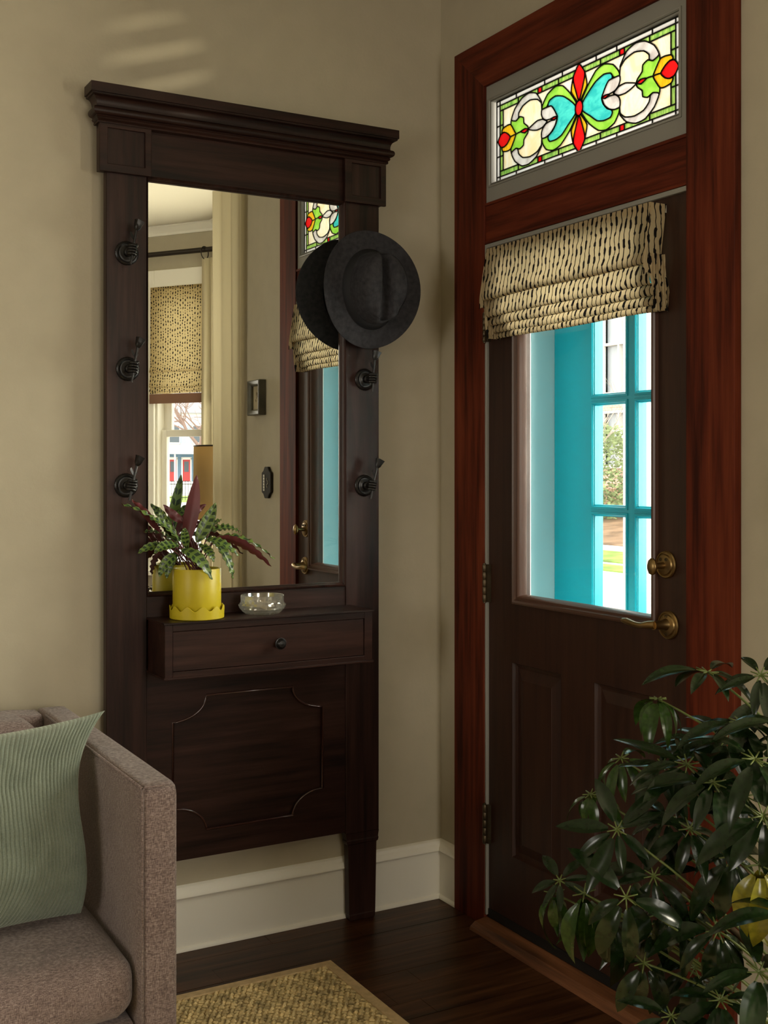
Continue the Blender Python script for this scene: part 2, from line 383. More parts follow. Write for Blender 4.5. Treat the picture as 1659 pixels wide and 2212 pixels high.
def obj(name, mb, mat, root=None, parent=None, smooth=None, bevel=0, bseg=2, local=False, fixn=True):
    off = Vector((0, 0, 0)) if (root is None or local) else root.location
    me = bpy.data.meshes.new(name)
    me.from_pydata([tuple(v - off) for v in mb.v], [], mb.f)
    for mt in (mat if isinstance(mat, (list, tuple)) else [mat]): me.materials.append(MAT[mt] if isinstance(mt, str) else mt)
    if any(mb.m): me.polygons.foreach_set('material_index', mb.m)
    if mb.uv:
        ul = me.uv_layers.new(name='UVMap')
        for fi, us in mb.uv.items():
            for li, c in zip(me.polygons[fi].loop_indices, us): ul.data[li].uv = c
    if fixn:
        bm = bmesh.new(); bm.from_mesh(me); bmesh.ops.recalc_face_normals(bm, faces=bm.faces); bm.to_mesh(me); bm.free()
    if smooth is not None:
        me.shade_smooth()
        if smooth < 180: me.set_sharp_from_angle(angle=math.radians(smooth))
    o = bpy.data.objects.new(name, me); COL.objects.link(o)
    if parent is not None or root is not None: o.parent = parent or root
    if bevel:
        md = o.modifiers.new('bevel', 'BEVEL'); md.width = bevel; md.segments = bseg; md.limit_method = 'ANGLE'; md.angle_limit = math.radians(35)
    return o
def thing(name, label, cat, loc, group=None, rz=0):
    o = bpy.data.objects.new(name, None); COL.objects.link(o); o.location = loc; o.rotation_euler = (0, 0, rz)
    o.empty_display_size = .05; o['label'] = label; o['category'] = cat
    if group: o['group'] = group
    return o
def tag(o, label, cat, group=None):
    o['label'] = label; o['category'] = cat
    if group: o['group'] = group
    return o
def struct(name, mb, mat, label=None, parent=None, **kw):
    o = obj(name, mb, mat, None, parent, **kw)
    if parent is None:
        o['kind'] = 'structure'
        if label: o['label'] = label
    return o
def bx(*a): return MB().box(*a)
def bez(p0, p1, p2, n):
    p0, p1, p2 = Vector(p0), Vector(p1), Vector(p2)
    return [p0 * (1 - t) ** 2 + p1 * 2 * t * (1 - t) + p2 * t * t for t in [i / n for i in range(n + 1)]]

# ================================================================== THE SETTING
CEIL = 2.943
# floor: a slab with real planks over the part in view
PX0, PX1, PY0, PY1 = -2.6, 0.0, -2.2, 0.0
mb = MB(); mb.box(-5.5, .0, -6.5, .15, -.12, -.014)
mb.box(-5.5, PX0, -6.5, 0, -.02, 0); mb.box(PX0, 0, -6.5, PY0, -.02, 0); mb.box(0, .9, -5.2, -1.7, -.12, 0)
mb.box(0, .25, -1.14, -.28, -.12, -.002)
floor = struct('floor', mb, 'floor', 'dark stained oak plank floor')
rows_n = 26; w = (PY1 - PY0) / rows_n
for r in range(rows_n):
    x = PX0; first = random.uniform(.3, 1.3)
    while x < PX1 - .01:
        L = first if x == PX0 else random.uniform(.9, 1.6)
        x2 = min(PX1, x + L)
        if PX1 - x2 < .25: x2 = PX1
        dz = random.uniform(-.0007, 0)
        o = struct('plank', bx(x + .0006, x2 - .0006, PY1 - r * w - .0007, PY1 - (r + 1) * w + .0007, -.014, dz), 'floor', parent=floor)
        x = x2
struct('ceiling', MB().box(-5.5, .0, -6.5, .15, CEIL, CEIL + .1).box(0, .9, -5.2, -1.7, CEIL, CEIL + .1), 'ceiling')
struct('wall_back', bx(-5.5, .25, 0, .15, -.1, CEIL), 'wall')
struct('wall_left', MB().box(-5.65, -5.5, -6.5, -3.3, -.1, CEIL).box(-5.65, -5.5, -1.9, .15, -.1, CEIL).box(-5.65, -5.5, -3.3, -1.9, -.1, .8).box(-5.65, -5.5, -3.3, -1.9, 2.55, CEIL), 'wall')  # opening added to let the left fill light in
# wall behind the camera with an opening added for the rear fill light
mb = MB()
mb.box(-5.5, -1.4, -6.65, -6.5, -.1, CEIL).box(-.1, .25, -6.65, -6.5, -.1, CEIL).box(-1.4, -.1, -6.65, -6.5, -.1, .9).box(-1.4, -.1, -6.65, -6.5, 2.6, CEIL)
struct('wall_rear', mb, 'wall')
# wall with the door: opening y -1.14..-.28
mb = MB()
mb.box(0, .25, -.28, 0, -.1, CEIL).box(0, .25, -1.75, -1.14, -.1, CEIL)
mb.box(0, .10, -1.14, -.28, 2.5, CEIL).box(.10, .25, -1.14, -.28, 2.64, CEIL)
mb.box(0, .25, -6.5, -5.03, -.1, CEIL)
struct('wall_right', mb, 'wall')

# ------------------------------------------------ bay window facets behind the camera (seen in the mirror)
def facet(A, B):
    A = Vector((*A, 0)); B = Vector((*B, 0)); d = (B - A).normalized(); n = Vector((-d.y, d.x, 0))   # left of travel = outside
    m = Matrix(((d.x, n.x, 0, A.x), (d.y, n.y, 0, A.y), (0, 0, 1, 0), (0, 0, 0, 1)))
    return m, (B - A).length
def bay_wall(name, A, B, t0, t1, z0, z1, e0=0, e1=0):
    m, L = facet(A, B); mb = MB()
    mb.box(-e0, t0, 0, .14, -.1, CEIL).box(t1, L + e1, 0, .14, -.1, CEIL).box(t0, t1, 0, .14, -.1, z0).box(t0, t1, 0, .14, z1, CEIL)
    struct(name, mb.xform(m), 'wall'); return m, L
def bay_window(n, m, t0, t1, z0, z1, zm, label):
    mb = MB(); c = .09
    for a, b_, p, q in ((t0 - c, t0, z0 - .03, z1 + .11), (t1, t1 + c, z0 - .03, z1 + .11)):
        mb.box(a, b_, -.022, 0, p, q)
    mb.box(t0, t1, -.022, 0, z1, z1 + .11)
    win = struct('window_%d' % n, mb.xform(m), 'trim_white', label, bevel=.004)
    struct('sill', MB().box(t0 - c - .02, t1 + c + .02, -.06, .0, z0 - .03, z0).xform(m), 'trim_white', parent=win)
    mb = MB()   # jamb liners
    mb.box(t0, t0 + .015, 0, .13, z0, z1).box(t1 - .015, t1, 0, .13, z0, z1).box(t0, t1, 0, .13, z1 - .015, z1).box(t0, t1, 0, .13, z0, z0 + .015)
    struct('jamb', mb.xform(m), 'trim_white', parent=win)
    for nm, a, b_, y0, y1, st in (('lower_sash', z0 + .015, zm + .022, .035, .065, .045), ('upper_sash', zm - .022, z1 - .015, .07, .10, .06)):
        mb = MB(); T0, T1 = t0 + .015, t1 - .015
        mb.box(T0, T0 + st, y0, y1, a, b_).box(T1 - st, T1, y0, y1, a, b_).box(T0 + st, T1 - st, y0, y1, a, a + .045).box(T0 + st, T1 - st, y0, y1, b_ - .045, b_)
        s_ = struct(nm, mb.xform(m), 'trim_white', parent=win, bevel=.003)
        struct('pane', MB().box(T0 + st, T1 - st, (y0 + y1) / 2, (y0 + y1) / 2 + .003, a + .045, b_ - .045).xform(m), 'pane', parent=s_)
    return win
mF1, _ = bay_wall('wall_bay_near', (.0, -1.75), (.75, -2.75), .3, 1.05, .7, 2.55, .0, .05)
mF2, _ = bay_wall('wall_bay_middle', (.75, -2.75), (.75, -3.95), .12, 1.08, .7, 2.55, .05, .05)
mF3, LF3 = bay_wall('wall_bay_far', (.75, -3.95), (0, -5.03), .03, .475, .7, 2.55, .05, .0)
bay_window(2, mF1, .3, 1.05, .7, 2.55, 1.6, 'white framed sash window of the bay nearest the door')
bay_window(3, mF2, .12, 1.08, .7, 2.55, 1.6, 'wide white sash window in the middle of the bay')
bay_window(4, mF3, .03, .475, .7, 2.55, 1.597, 'white sash window under the blind, reflected in the mirror')
# crown moulding round the bay
def crown(name, m, L):
    prof = [(-.0, 2.885), (-.012, 2.885), (-.016, 2.90), (-.045, 2.93), (-.055, 2.935), (-.055, CEIL), (0, CEIL)]
    mb = MB(); b = mb.grid([[(-.0, n, z) for n, z in prof], [(L, n, z) for n, z in prof]], True)
    mb.cap(b, len(prof)); mb.cap(b + len(prof), len(prof))
    struct(name, mb.xform(m), 'trim_white')
crown('trim_1', mF3, LF3); crown('trim_2', mF2, 1.2)

# ------------------------------------------------ baseboards
BBP = [(0, 0), (.020, 0), (.020, .006), (.016, .011), (.012, .012), (.012, .146), (.018, .147), (.0215, .152), (.0205, .160), (.013, .168), (.010, .171), (.009, .178), (.004, .182), (0, .183)]
def baseboard(name, A, B, cutA=0, cutB=0, label=None):
    """profile (out, z) from A to B; cut: mitre lengths per unit of depth"""
    A = Vector((*A, 0)); B = Vector((*B, 0)); d = (B - A).normalized(); n = Vector((d.y, -d.x, 0))
    rows = [[A + d * (cutA * o) + n * o + Vector((0, 0, z)) for o, z in BBP], [B - d * (cutB * o) + n * o + Vector((0, 0, z)) for o, z in BBP]]
    mb = MB(); b = mb.grid(rows, True); mb.cap(b, len(BBP)); mb.cap(b + len(BBP), len(BBP))
    return struct(name, mb, 'trim_white', label, smooth=40)
baseboard('baseboard_back', (-5.5, -.0), (0, 0), 0, 1, 'white moulded baseboard along the wall behind the hall tree')
baseboard('baseboard_right', (0, 0), (0, -.112), 1, 0, 'short white baseboard between the corner and door casing')
baseboard('baseboard_door_side', (0, -1.266), (0, -1.75), 0, 0)

# ------------------------------------------------ door casing (reddish wood)
cx0 = -.022
t1_ = struct('trim_3', MB().box(cx0, 0, -.275, -.112, 0, 2.634), 'case_v', 'tall reddish wood casing left of the door', bevel=.002)
t1_.data.vertices  # keep
t2_ = struct('trim_4', MB().box(cx0, 0, -1.266, -1.114, 0, 2.634), 'case_v', 'tall reddish wood casing right of the door', bevel=.002)
hd = MB(); hd.prism([(-.275 - .0, 2.494), (-.1135, 2.6325), (-1.2645, 2.6325), (-1.114, 2.494)], lambda a, c, d: (d, a, c), cx0 - .0012, .0)
struct('trim_5', hd, 'case_h', 'reddish wood head casing above the stained glass', bevel=.002)
hb = MB(); hb.box(-.016, .0, -1.114, -.275, 2.025, 2.147); hb.box(-.021, -.012, -1.114, -.275, 2.138, 2.147); hb.box(-.021, -.012, -1.114, -.275, 2.025, 2.033)
struct('trim_6', hb, 'case_h', 'reddish wood transom bar between door and stained glass', bevel=.002)
struct('trim_7', MB().box(-.0125, .25, -1.14, -.275, 2.0245, 2.147 - .01).box(-.0125, .10, -1.14, -.28, 2.493, 2.50), 'grey')
# grey weatherstrip edges round the door leaf
mb = MB(); mb.box(-.0195, .0, -.283, -.2755, .035, 2.024); mb.box(-.0195, .0, -1.14, -.283, 2.012, 2.024)
struct('trim_8', mb, 'grey', 'narrow grey weatherstrip round the door opening', bevel=.0015)
# jamb liners of the deep opening, teal outside
mb = MB(); mb.box(.036, .25, -.283, -.275, -.05, 2.0245); mb.box(.036, .25, -1.145, -1.137, -.05, 2.0245); mb.box(.04, .25, -.283, -.275, 2.147, 2.64); mb.box(.04, .25, -1.145, -1.137, 2.147, 2.64)
struct('trim_9', mb, 'pale_teal', 'pale teal painted side of the deep door opening')
# threshold
mb = MB(); P_ = [(-.075, 0), (-.072, .010), (-.055, .022), (-.015, .028), (.04, .028), (.25, .02), (.25, 0)]
mb.prism(P_, lambda a, c, d: (a, d, c), -1.114, -.276)
struct('trim_10', mb, 'thresh', 'worn wooden threshold under the front door', bevel=.001)

# ------------------------------------------------ front door (door_1)
DX0, DX1 = -.010, .034
DL, DR, DB, DT = -.284, -1.136, .032, 2.012
GL, GR, GB, GT = -.428, -.985, .992, 1.93
fX = lambda a, c, d: (d, a, c)
rect = lambda a, b_, c, d: [(a, c), (b_, c), (b_, d), (a, d)]
pans = [(-.401, -.627, .24, .80), (-.767, -.993, .24, .80)]
mb = MB(); mb.plate(rect(DL, DR, DB, DT), [rect(GL, GR, GB, GT)] + [rect(*p) for p in pans], fX, DX0, DX1)
door = struct('door_1', mb, 'door', 'dark brown panelled front door with a tall glass light')
for a, b_, c, d in pans:     # raised fields with a sunk moulding round them
    mb = MB()
    def ring(i, x): return [(x, a - i, c + i), (x, b_ + i, c + i), (x, b_ + i, d - i), (x, a - i, d - i)]
    rows = [ring(-.0005, DX0 + .0), ring(.004, DX0 + .010), ring(.012, DX0 + .013), ring(.016, DX0 + .013), ring(.045, DX0 + .004), ring(.0455, DX0 + .003)]
    bb = mb.grid(rows, True); mb.cap(bb + 20, 4)
    struct('panel', mb, 'door', parent=door, fixn=True)
def frame_sweep(mb, a, b_, c, d, prof):
    """profile (inset, x) round a rectangle in the y-z plane; a > b_"""
    rows = [[(x, a - i, c + i), (x, b_ + i, c + i), (x, b_ + i, d - i), (x, a - i, d - i)] for i, x in prof]
    mb.grid(rows, True); return mb
mb = MB(); frame_sweep(mb, GL + .016, GR - .024, GB - .022, GT + .022, [(0, DX0 + .001), (.001, DX0 - .010), (.006, DX0 - .013), (.012, DX0 - .011), (.015, DX0 - .006), (.021, DX0 - .005), (.024, DX0 - .001), (.028, .006), (.028, .014)])
struct('glass_moulding', mb, 'door_mould', parent=door, smooth=35)
struct('pane', bx(.011, .015, GR - .01, GL + .01, GB - .01, GT + .01), 'pane', parent=door)
struct('bounce_skin', MB().plate(rect(DL, DR, DB, DT), [rect(GL, GR, GB, GT)], fX, DX1 + .0002, DX1 + .003), 'white_ext', parent=door)  # unseen white skin added to bounce daylight onto the teal door
struct('door_sweep', bx(-.014, -.009, DR + .005, DL - .003, .030, .055), 'lead', parent=door)
for z0, z1 in ((1.735, 1.82), (.964, 1.075), (.249, .363)):
    mb = MB(); mm = Matrix.Translation((-.0235, -.2805, z0)); hh = z1 - z0
    for k in range(5):
        a = k * hh / 5; mb.lathe([(.0058, a + .0006), (.0064, a + .0015), (.0064, a + hh / 5 - .0015), (.0058, a + hh / 5 - .0006)], 12, mm)
    mb.lathe([(.0001, -.005), (.0045, -.003), (.0045, 0)], 12, mm); mb.lathe([(.0045, hh), (.0045, hh + .003), (.0001, hh + .005)], 12, mm)
    h_ = struct('hinge', mb, 'dark_steel', parent=door, smooth=40)
    struct('hinge_leaf', bx(-.0205, -.0095, -.295, -.2842, z0, z1), 'dark_steel', parent=h_)
# brass hardware; axis of the lathes points into the room (-x)
RX = Matrix.Rotation(-PI / 2, 4, 'Y')
def rosette(y, z, r):
    m = Matrix.Translation((DX0, y, z)) @ RX
    return MB().lathe([(r, -.001), (r, .004), (r * .93, .0075), (r * .86, .0075), (r * .82, .0055), (r * .76, .0060), (r * .70, .010), (r * .40, .0125), (r * .0, .0135)], 40, m)
db = struct('deadbolt', rosette(-1.038, 1.127, .0335), 'brass', parent=door, smooth=30)
mb = MB().tube([(DX0 - .010, -1.038, 1.125), (DX0 - .042, -1.038, 1.125)], [.0085, .0065], 14)
st_ = len(mb.v); mb.lathe([(.001, -.021), (.010, -.017), (.0145, -.006), (.015, .002), (.0115, .014), (.004, .020), (.0005, .021)], 20, Matrix.Translation((DX0 - .047, -1.038, 1.124)) @ Matrix.Diagonal((.62, 1.0, 1.0, 1)))
struct('thumb_turn', mb, 'brass', parent=db, smooth=50)
for dy in (-.0095, .0095):
    struct('screw', MB().lathe([(.0042, 0), (.0042, .0018), (.0025, .0018), (.0025, .0008), (0, .0008)], 12, Matrix.Translation((DX0 - .0118, -1.038 + dy, 1.140)) @ RX), 'dark_steel', parent=db, smooth=30)
lv = struct('lever_handle', rosette(-1.046, .982, .0345), 'brass', parent=door, smooth=30)
mb = MB().tube([(DX0 - .008, -1.046, .984), (DX0 - .022, -1.046, .984), (DX0 - .045, -1.046, .984), (DX0 - .050, -1.046, .984)], [.016, .011, .0095, .0105], 16)
pts = [(DX0 - .049, -1.050, .986), (DX0 - .055, -1.035, .985), (DX0 - .057, -1.01, .980), (DX0 - .057, -.985, .981), (DX0 - .056, -.955, .985), (DX0 - .053, -.938, .985)]
mb.tube(pts, [.010, .0092, .0072, .0068, .0080, .0052], 14)
struct('lever', mb, 'brass', parent=lv, smooth=50)
for dz in (-.021, .021):
    struct('screw', MB().lathe([(.0042, 0), (.0042, .002), (.0025, .002), (.0025, .001), (0, .001)], 12, Matrix.Translation((DX0 - .0095, -1.046, .982 + dz)) @ RX), 'dark_steel', parent=lv, smooth=30)

# ------------------------------------------------ stained glass transom (window_1)
TY0, TY1, TZ0, TZ1 = -.275, -1.116, 2.147, 2.494       # sash outer
GY0, GY1, GZ0, GZ1 = -.300, -1.080, 2.203, 2.443       # glass opening
mb = MB(); mb.plate(rect(TY0, TY1, TZ0, TZ1), [rect(GY0, GY1, GZ0, GZ1)], fX, -.013, .03)
win1 = struct('window_1', mb, 'grey', 'transom window with stained glass in a grey sash above the door')
mb = MB(); frame_sweep(mb, GY0 + .012, GY1 - .012, GZ0 - .012, GZ1 + .012, [(0, -.012), (.0005, -.016), (.005, -.0175), (.008, -.013), (.0095, -.013), (.0105, -.009), (.012, -.007), (.0125, .002)])
struct('sash_moulding', mb, 'grey', parent=win1, smooth=30)
CY, CZ = -.6935, 2.3215
half = {
 'red': [[(0, .118), (.0235, .0905), (.0225, .073), (.006, .029), (0, .0207)]],
 'amber': [[(.0255, .086), (.0335, .053), (.014, .027), (.0056, .0181), (0, .0207), (.006, .029), (.0225, .073)],
           [(.287, .0008), (.2945, .0142), (.311, .0354), (.327, .0375), (.350, .034), (.356, .0227), (.3286, .0142), (.3132, -.0001)],
           [(.287, .0008), (.3132, -.0001), (.3286, -.0155), (.356, -.0225), (.350, -.034), (.327, -.0375), (.311, -.0345), (.2945, -.0135)]],
 'teal': [[(.0155, .011), (.0416, .033), (.0688, .0505), (.1008, .060), (.1271, .0555), (.1349, .0463), (.1323, .0368), (.114, .0325), (.1035, .019), (.0929, .0015), (.0982, -.015), (.114, -.032), (.1323, -.041), (.1349, -.049), (.1271, -.0585), (.1008, -.060), (.0741, -.0535), (.047, -.034), (.0155, -.012)]],
 'green': [[(.013, .0195), (.0361, .0487), (.0688, .0785), (.1008, .0865), (.1375, .0745), (.1592, .0515), (.1632, .0384), (.1427, .0395), (.1349, .0463), (.1271, .0555), (.1008, .060), (.0688, .0505), (.0416, .033), (.0155, .011)],
           [(.013, -.0195), (.0416, -.0525), (.0795, -.080), (.1114, -.0865), (.1427, -.077), (.1592, -.0575), (.1632, -.0417), (.1427, -.0425), (.1323, -.041), (.1349, -.049), (.1271, -.0585), (.1008, -.060), (.0741, -.0535), (.047, -.034), (.0155, -.012)],
           [(.226, .0005), (.2295, .010), (.247, .0235), (.2495, .0395), (.2673, .0465), (.2864, .0395), (.3085, .048), (.3105, .0298), (.303, .013), (.287, .0008), (.2634, .0026), (.2431, .0052)],
           [(.226, .0005), (.2431, -.0046), (.2634, .0026), (.287, .0008), (.303, -.012), (.3105, -.0298), (.3085, -.048), (.2864, -.0395), (.2673, -.0455), (.2495, -.0390), (.247, -.0235), (.2295, -.010)]],
 'grey': [[(.1632, .0384), (.1427, .0395), (.1219, .0385), (.114, .0325), (.1035, .019), (.0929, .0015), (.1072, .0035), (.1229, .0025), (.1453, .0052), (.1592, .0145), (.165, .026)],
          [(.1632, -.0417), (.1427, -.0425), (.1219, -.0355), (.1035, -.0205), (.0929, .0015), (.1072, -.0035), (.1229, -.0025), (.1453, -.0052), (.1592, -.0145), (.165, -.026)],
          [(.1395, 0), (.1600, .0115), (.184, .0135), (.205, .008), (.226, .0005), (.205, -.008), (.184, -.0125), (.160, -.011)],
          [(.166, .064), (.1886, .0920), (.2235, .1025), (.2577, .0965), (.2911, .0755), (.3085, .048), (.2864, .0395), (.273, .0455), (.2721, .0585), (.2528, .0735), (.2186, .0810), (.1836, .0735), (.166, .0595)],
          [(.166, -.064), (.1886, -.0860), (.2235, -.0985), (.2577, -.0965), (.2911, -.0755), (.3085, -.048), (.2864, -.0395), (.277, -.0435), (.2721, -.0585), (.2528, -.0735), (.2186, -.0790), (.1836, -.0725), (.166, -.0595)]],
 'red2': [[(.0925, .0015), (.1072, .0042), (.1229, .0022), (.1072, -.0042)], [(.226, .0005), (.2431, .0062), (.2634, .0026), (.2431, -.0056)],
          [(.3132, -.0001), (.3286, .0142), (.345, .0215), (.362, .018), (.3755, .0), (.362, -.018), (.345, -.0215), (.3286, -.0155)]],
 'cream2': [[(.1632, .0384), (.166, .0595), (.1836, .0735), (.2186, .0810), (.2528, .0735), (.2721, .0585), (.273, .0455), (.25, .03), (.24, 0), (.25, -.03), (.277, -.0435), (.2721, -.0585), (.2528, -.0735), (.2186, -.0790), (.1836, -.0725), (.166, -.0595), (.1632, -.0417), (.165, -.026), (.1592, -.0145), (.1453, -.005), (.1395, 0), (.1453, .005), (.1592, .0145), (.165, .026)]],
}
def cr(poly, k=3):
    """closed Catmull-Rom smoothing"""
    n = len(poly); out = []
    for i in range(n):
        p0, p1, p2, p3 = (Vector(poly[(i + j) % n]) for j in (-1, 0, 1, 2))
        # keep corners: smooth only gentle bends
        for s in range(k):
            t = s / k
            q = .5 * ((2 * p1) + (p2 - p0) * t + (2 * p0 - 5 * p1 + 4 * p2 - p3) * t * t + (-p0 + 3 * p1 - 3 * p2 + p3) * t ** 3)
            lin = p1.lerp(p2, t); out.append(tuple(lin.lerp(q, .55)))
    return out
U, V = .3815, .1185
layers = [('cream', rect(-.349, .349, -.0885, .0885))]
def qd(c, a, b_, lo, hi): layers.append((c, rect(a, b_, lo, hi)))
uts = [-U, -.365, -.284, -.15, -.071, 0, .071, .152, .284, .365, U]
for i in range(len(uts) - 1):
    for s in (1, -1): qd('white', uts[i], uts[i + 1], *sorted((s * .1045, s * V)))
vts = [-.1045, -.045, .0, .045, .1045]
for i in range(4):
    for s in (1, -1): qd('white', *sorted((s * .365, s * U)), vts[i], vts[i + 1])
gts = [-.365, -.274, -.181, -.163, -.088, 0, .088, .163, .181, .274, .365]
for i in range(len(gts) - 1):
    for s in (1, -1): qd('red' if i in (2, 7) else 'stripe', gts[i], gts[i + 1], *sorted((s * .0885, s * .1045)))
for i in range(4):
    for s in (1, -1): qd('stripe', *sorted((s * .349, s * .365)), (-.0885, -.045, 0, .045)[i], (-.045, 0, .045, .0885)[i])
for s in (1, -1):
    for key in ('cream2', 'green', 'teal', 'grey', 'amber', 'red2'):
        for p in half[key]:
            layers.append(({'cream2': 'cream', 'red2': 'red'}.get(key, key), [(s * a, c) for a, c in cr(p)]))
    layers.append(('amber', [(s * a, -c) for a, c in cr(half['amber'][0])]))
for s in (1, -1):
    r_ = half['red'][0]; layers.append(('red', [(a, s * c) for a, c in cr(r_ + [(-a, c) for a, c in r_[-2:0:-1]])]))
layers.append(('red', [(.0155 * math.cos(k * PI / 10), .0205 * math.sin(k * PI / 10)) for k in range(20)]))
pts, faces = [], []
for c, poly in layers:
    ar = sum(poly[i][0] * poly[(i + 1) % len(poly)][1] - poly[(i + 1) % len(poly)][0] * poly[i][1] for i in range(len(poly)))
    if ar < 0: poly = poly[::-1]
    faces.append(list(range(len(pts), len(pts) + len(poly)))); pts += [Vector(p) for p in poly]
vo, eo, fo, _, _, of = delaunay_2d_cdt(pts, [], faces, 0, 1e-5)
owner = [max(o) if o else -1 for o in of]
adj = {}
for fi, f in enumerate(fo):
    for i in range(len(f)):
        adj.setdefault(tuple(sorted((f[i], f[(i + 1) % len(f)]))), []).append(fi)
comp = [-1] * len(fo); comps = []
for fi in range(len(fo)):
    if comp[fi] >= 0 or owner[fi] < 0: continue
    stack = [fi]; comp[fi] = len(comps); cur = []
    while stack:
        g = stack.pop(); cur.append(g); f = fo[g]
        for i in range(len(f)):
            for h in adj[tuple(sorted((f[i], f[(i + 1) % len(f)])))]:
                if comp[h] < 0 and owner[h] == owner[g]: comp[h] = comp[g]; stack.append(h)
    comps.append(cur)
def tri_area(f): a, b_, c = (vo[i] for i in f[:3]); return abs((b_ - a).cross(c - a)) / 2
for cur in comps:
    if sum(tri_area(fo[g]) for g in cur) < 6e-6: continue
    ids = sorted({i for g in cur for i in fo[g]}); loc = {v: k for k, v in enumerate(ids)}; n = len(ids)
    mb = MB(); mb.add([(.0, CY - vo[i].x, CZ + vo[i].y) for i in ids] + [(.003, CY - vo[i].x, CZ + vo[i].y) for i in ids], [])
    for g in cur:
        f = [loc[i] for i in fo[g]]; mb.f.append(tuple(f)); mb.m.append(0)
    mb.v = mb.v[:n]
    struct('stained_pane', mb, SG[layers[owner[cur[0]]][0]], parent=win1, fixn=False)
mb = MB(); wl = .0017
for (i, j), fs in adj.items():
    ow = {owner[g] for g in fs}
    if len(fs) == 2 and len(ow) == 1: continue
    a, b_ = vo[i], vo[j]; d = b_ - a
    if d.length < 1e-6: continue
    d.normalize(); nn = Vector((-d.y, d.x)) * wl; e = d * wl * .6
    q = [a - e + nn, b_ + e + nn, b_ + e - nn, a - e - nn]
    mb.prism([(p.x, p.y) for p in q], lambda A, B, D: (D, CY - A, CZ + B), -.0022, .0048)
struct('lead_came', mb, 'lead', parent=win1, fixn=False)

# ------------------------------------------------ outer glazed door and porch
OX0, OX1 = .232, .268
ycols = [(-.470, -.612), (-.658, -.800), (-.846, -.985)]; zs = [.60, .905, 1.237, 1.560, 1.883]
holes = []
for a, b_ in ycols:
    for k in range(4): holes.append((a, b_, zs[k] + .012, zs[k + 1] - .012))
mb = MB().plate(rect(-.286, -1.134, .03, 2.05), [rect(*h) for h in holes], fX, OX0, OX1)
od = struct('door_2', mb, 'teal', 'teal outer door with small glass panes beyond the front door')
for h in holes:
    mb = MB(); frame_sweep(mb, h[0] + .010, h[1] - .010, h[2] - .008, h[3] + .008, [(0, OX0 + .001), (.001, OX0 - .003), (.007, OX0 - .004), (.010, OX0 + .002), (.0125, OX0 + .004), (.013, OX0 + .02)])
    b_ = struct('glazing_bead', mb, 'teal', parent=od)
    struct('pane', bx(OX0 + .016, OX0 + .019, h[0], h[1], h[2], h[3]), 'pane', parent=od)
struct('bottom_panel', MB().box(OX0 - .008, OX0, -.45, -1.0, .18, .52), 'teal', parent=od, bevel=.006)

concrete = plain('pale_concrete', (.62, .59, .55), .85, 0, .2, 8, .3, .1)
grass = plain('spring_grass', (.22, .33, .07), .9, 0, .2, 12, .8, .4)
mulch = plain('brown_mulch', (.25, .16, .10), .95, 0, .1, 10, .9, .4)
asph = plain('grey_road', (.42, .41, .40), .9, 0, .2, 10, .3, .1)
def brickm():
    m, nt, b = M('pale_red_brick', (.5, .3, .22), .9, spec=.2)
    v = coords(nt, 'Object', (1, 1, 1), (0, PI / 2, PI / 2))
    t = N(nt, 'ShaderNodeTexBrick'); nt.links.new(v, t.inputs[0]); t.inputs['Scale'].default_value = 2.2
    t.inputs['Color1'].default_value = (.50, .30, .22, 1); t.inputs['Color2'].default_value = (.62, .40, .30, 1); t.inputs['Mortar'].default_value = (.72, .66, .58, 1)
    nt.links.new(t.outputs[0], b.inputs['Base Color']); return m
brick = brickm()
struct('floor_porch', MB().box(.25, 2.3, -2.0, 1.6, -.22, -.04), concrete, 'pale porch floor outside the front door')
def ground(name, mat, x0, x1, y0, y1, z0, z1=None, label=None):
    mb = MB(); z1 = z0 if z1 is None else z1
    mb.add([(x0, y0, z0), (x1, y0, z1), (x1, y1, z1), (x0, y1, z0), (x0, y0, z0 - .3), (x1, y0, z0 - .3), (x1, y1, z0 - .3), (x0, y1, z0 - .3)], [(0, 1, 2, 3), (7, 6, 5, 4), (0, 4, 5, 1), (1, 5, 6, 2), (2, 6, 7, 3), (3, 7, 4, 0)])
    return struct(name, mb, mat, label)
GZ = -.9
ground('ground_street', concrete, .26, 15.2, -9, 60, GZ, label='pale paved forecourt outside the house')
ground('ground_lawn', grass, 15.2, 16.3, -9, 60, GZ + .03, label='strip of spring lawn by the pavement')
ground('ground_path', concrete, 16.3, 16.9, -9, 60, GZ)
ground('ground_lawn_far', grass, 16.9, 18.9, -9, 60, GZ + .03, -.82, label='wider strip of spring lawn')
ground('ground_pavement', concrete, 18.9, 20.2, -9, 60, -.8)
ground('ground_bed', mulch, 20.2, 34, -9, 60, -.78, .5, label='brown mulch bed sloping up to the hedge')
ground('ground_south', asph, -60, 140, -300, -9, GZ, label='grey street seen through the bay window')
# white porch pillar
t = thing('porch_pillar', 'broad white porch pillar seen through the right panes of the teal door', 'pillar', (1.7, .7, -.04))
obj('shaft', MB().box(1.6, 1.8, .42, .985, .12, 2.5), 'white_ext', t, bevel=.01)
obj('plinth', MB().box(1.57, 1.83, .39, 1.015, -.04, .12), 'white_ext', t, bevel=.008)
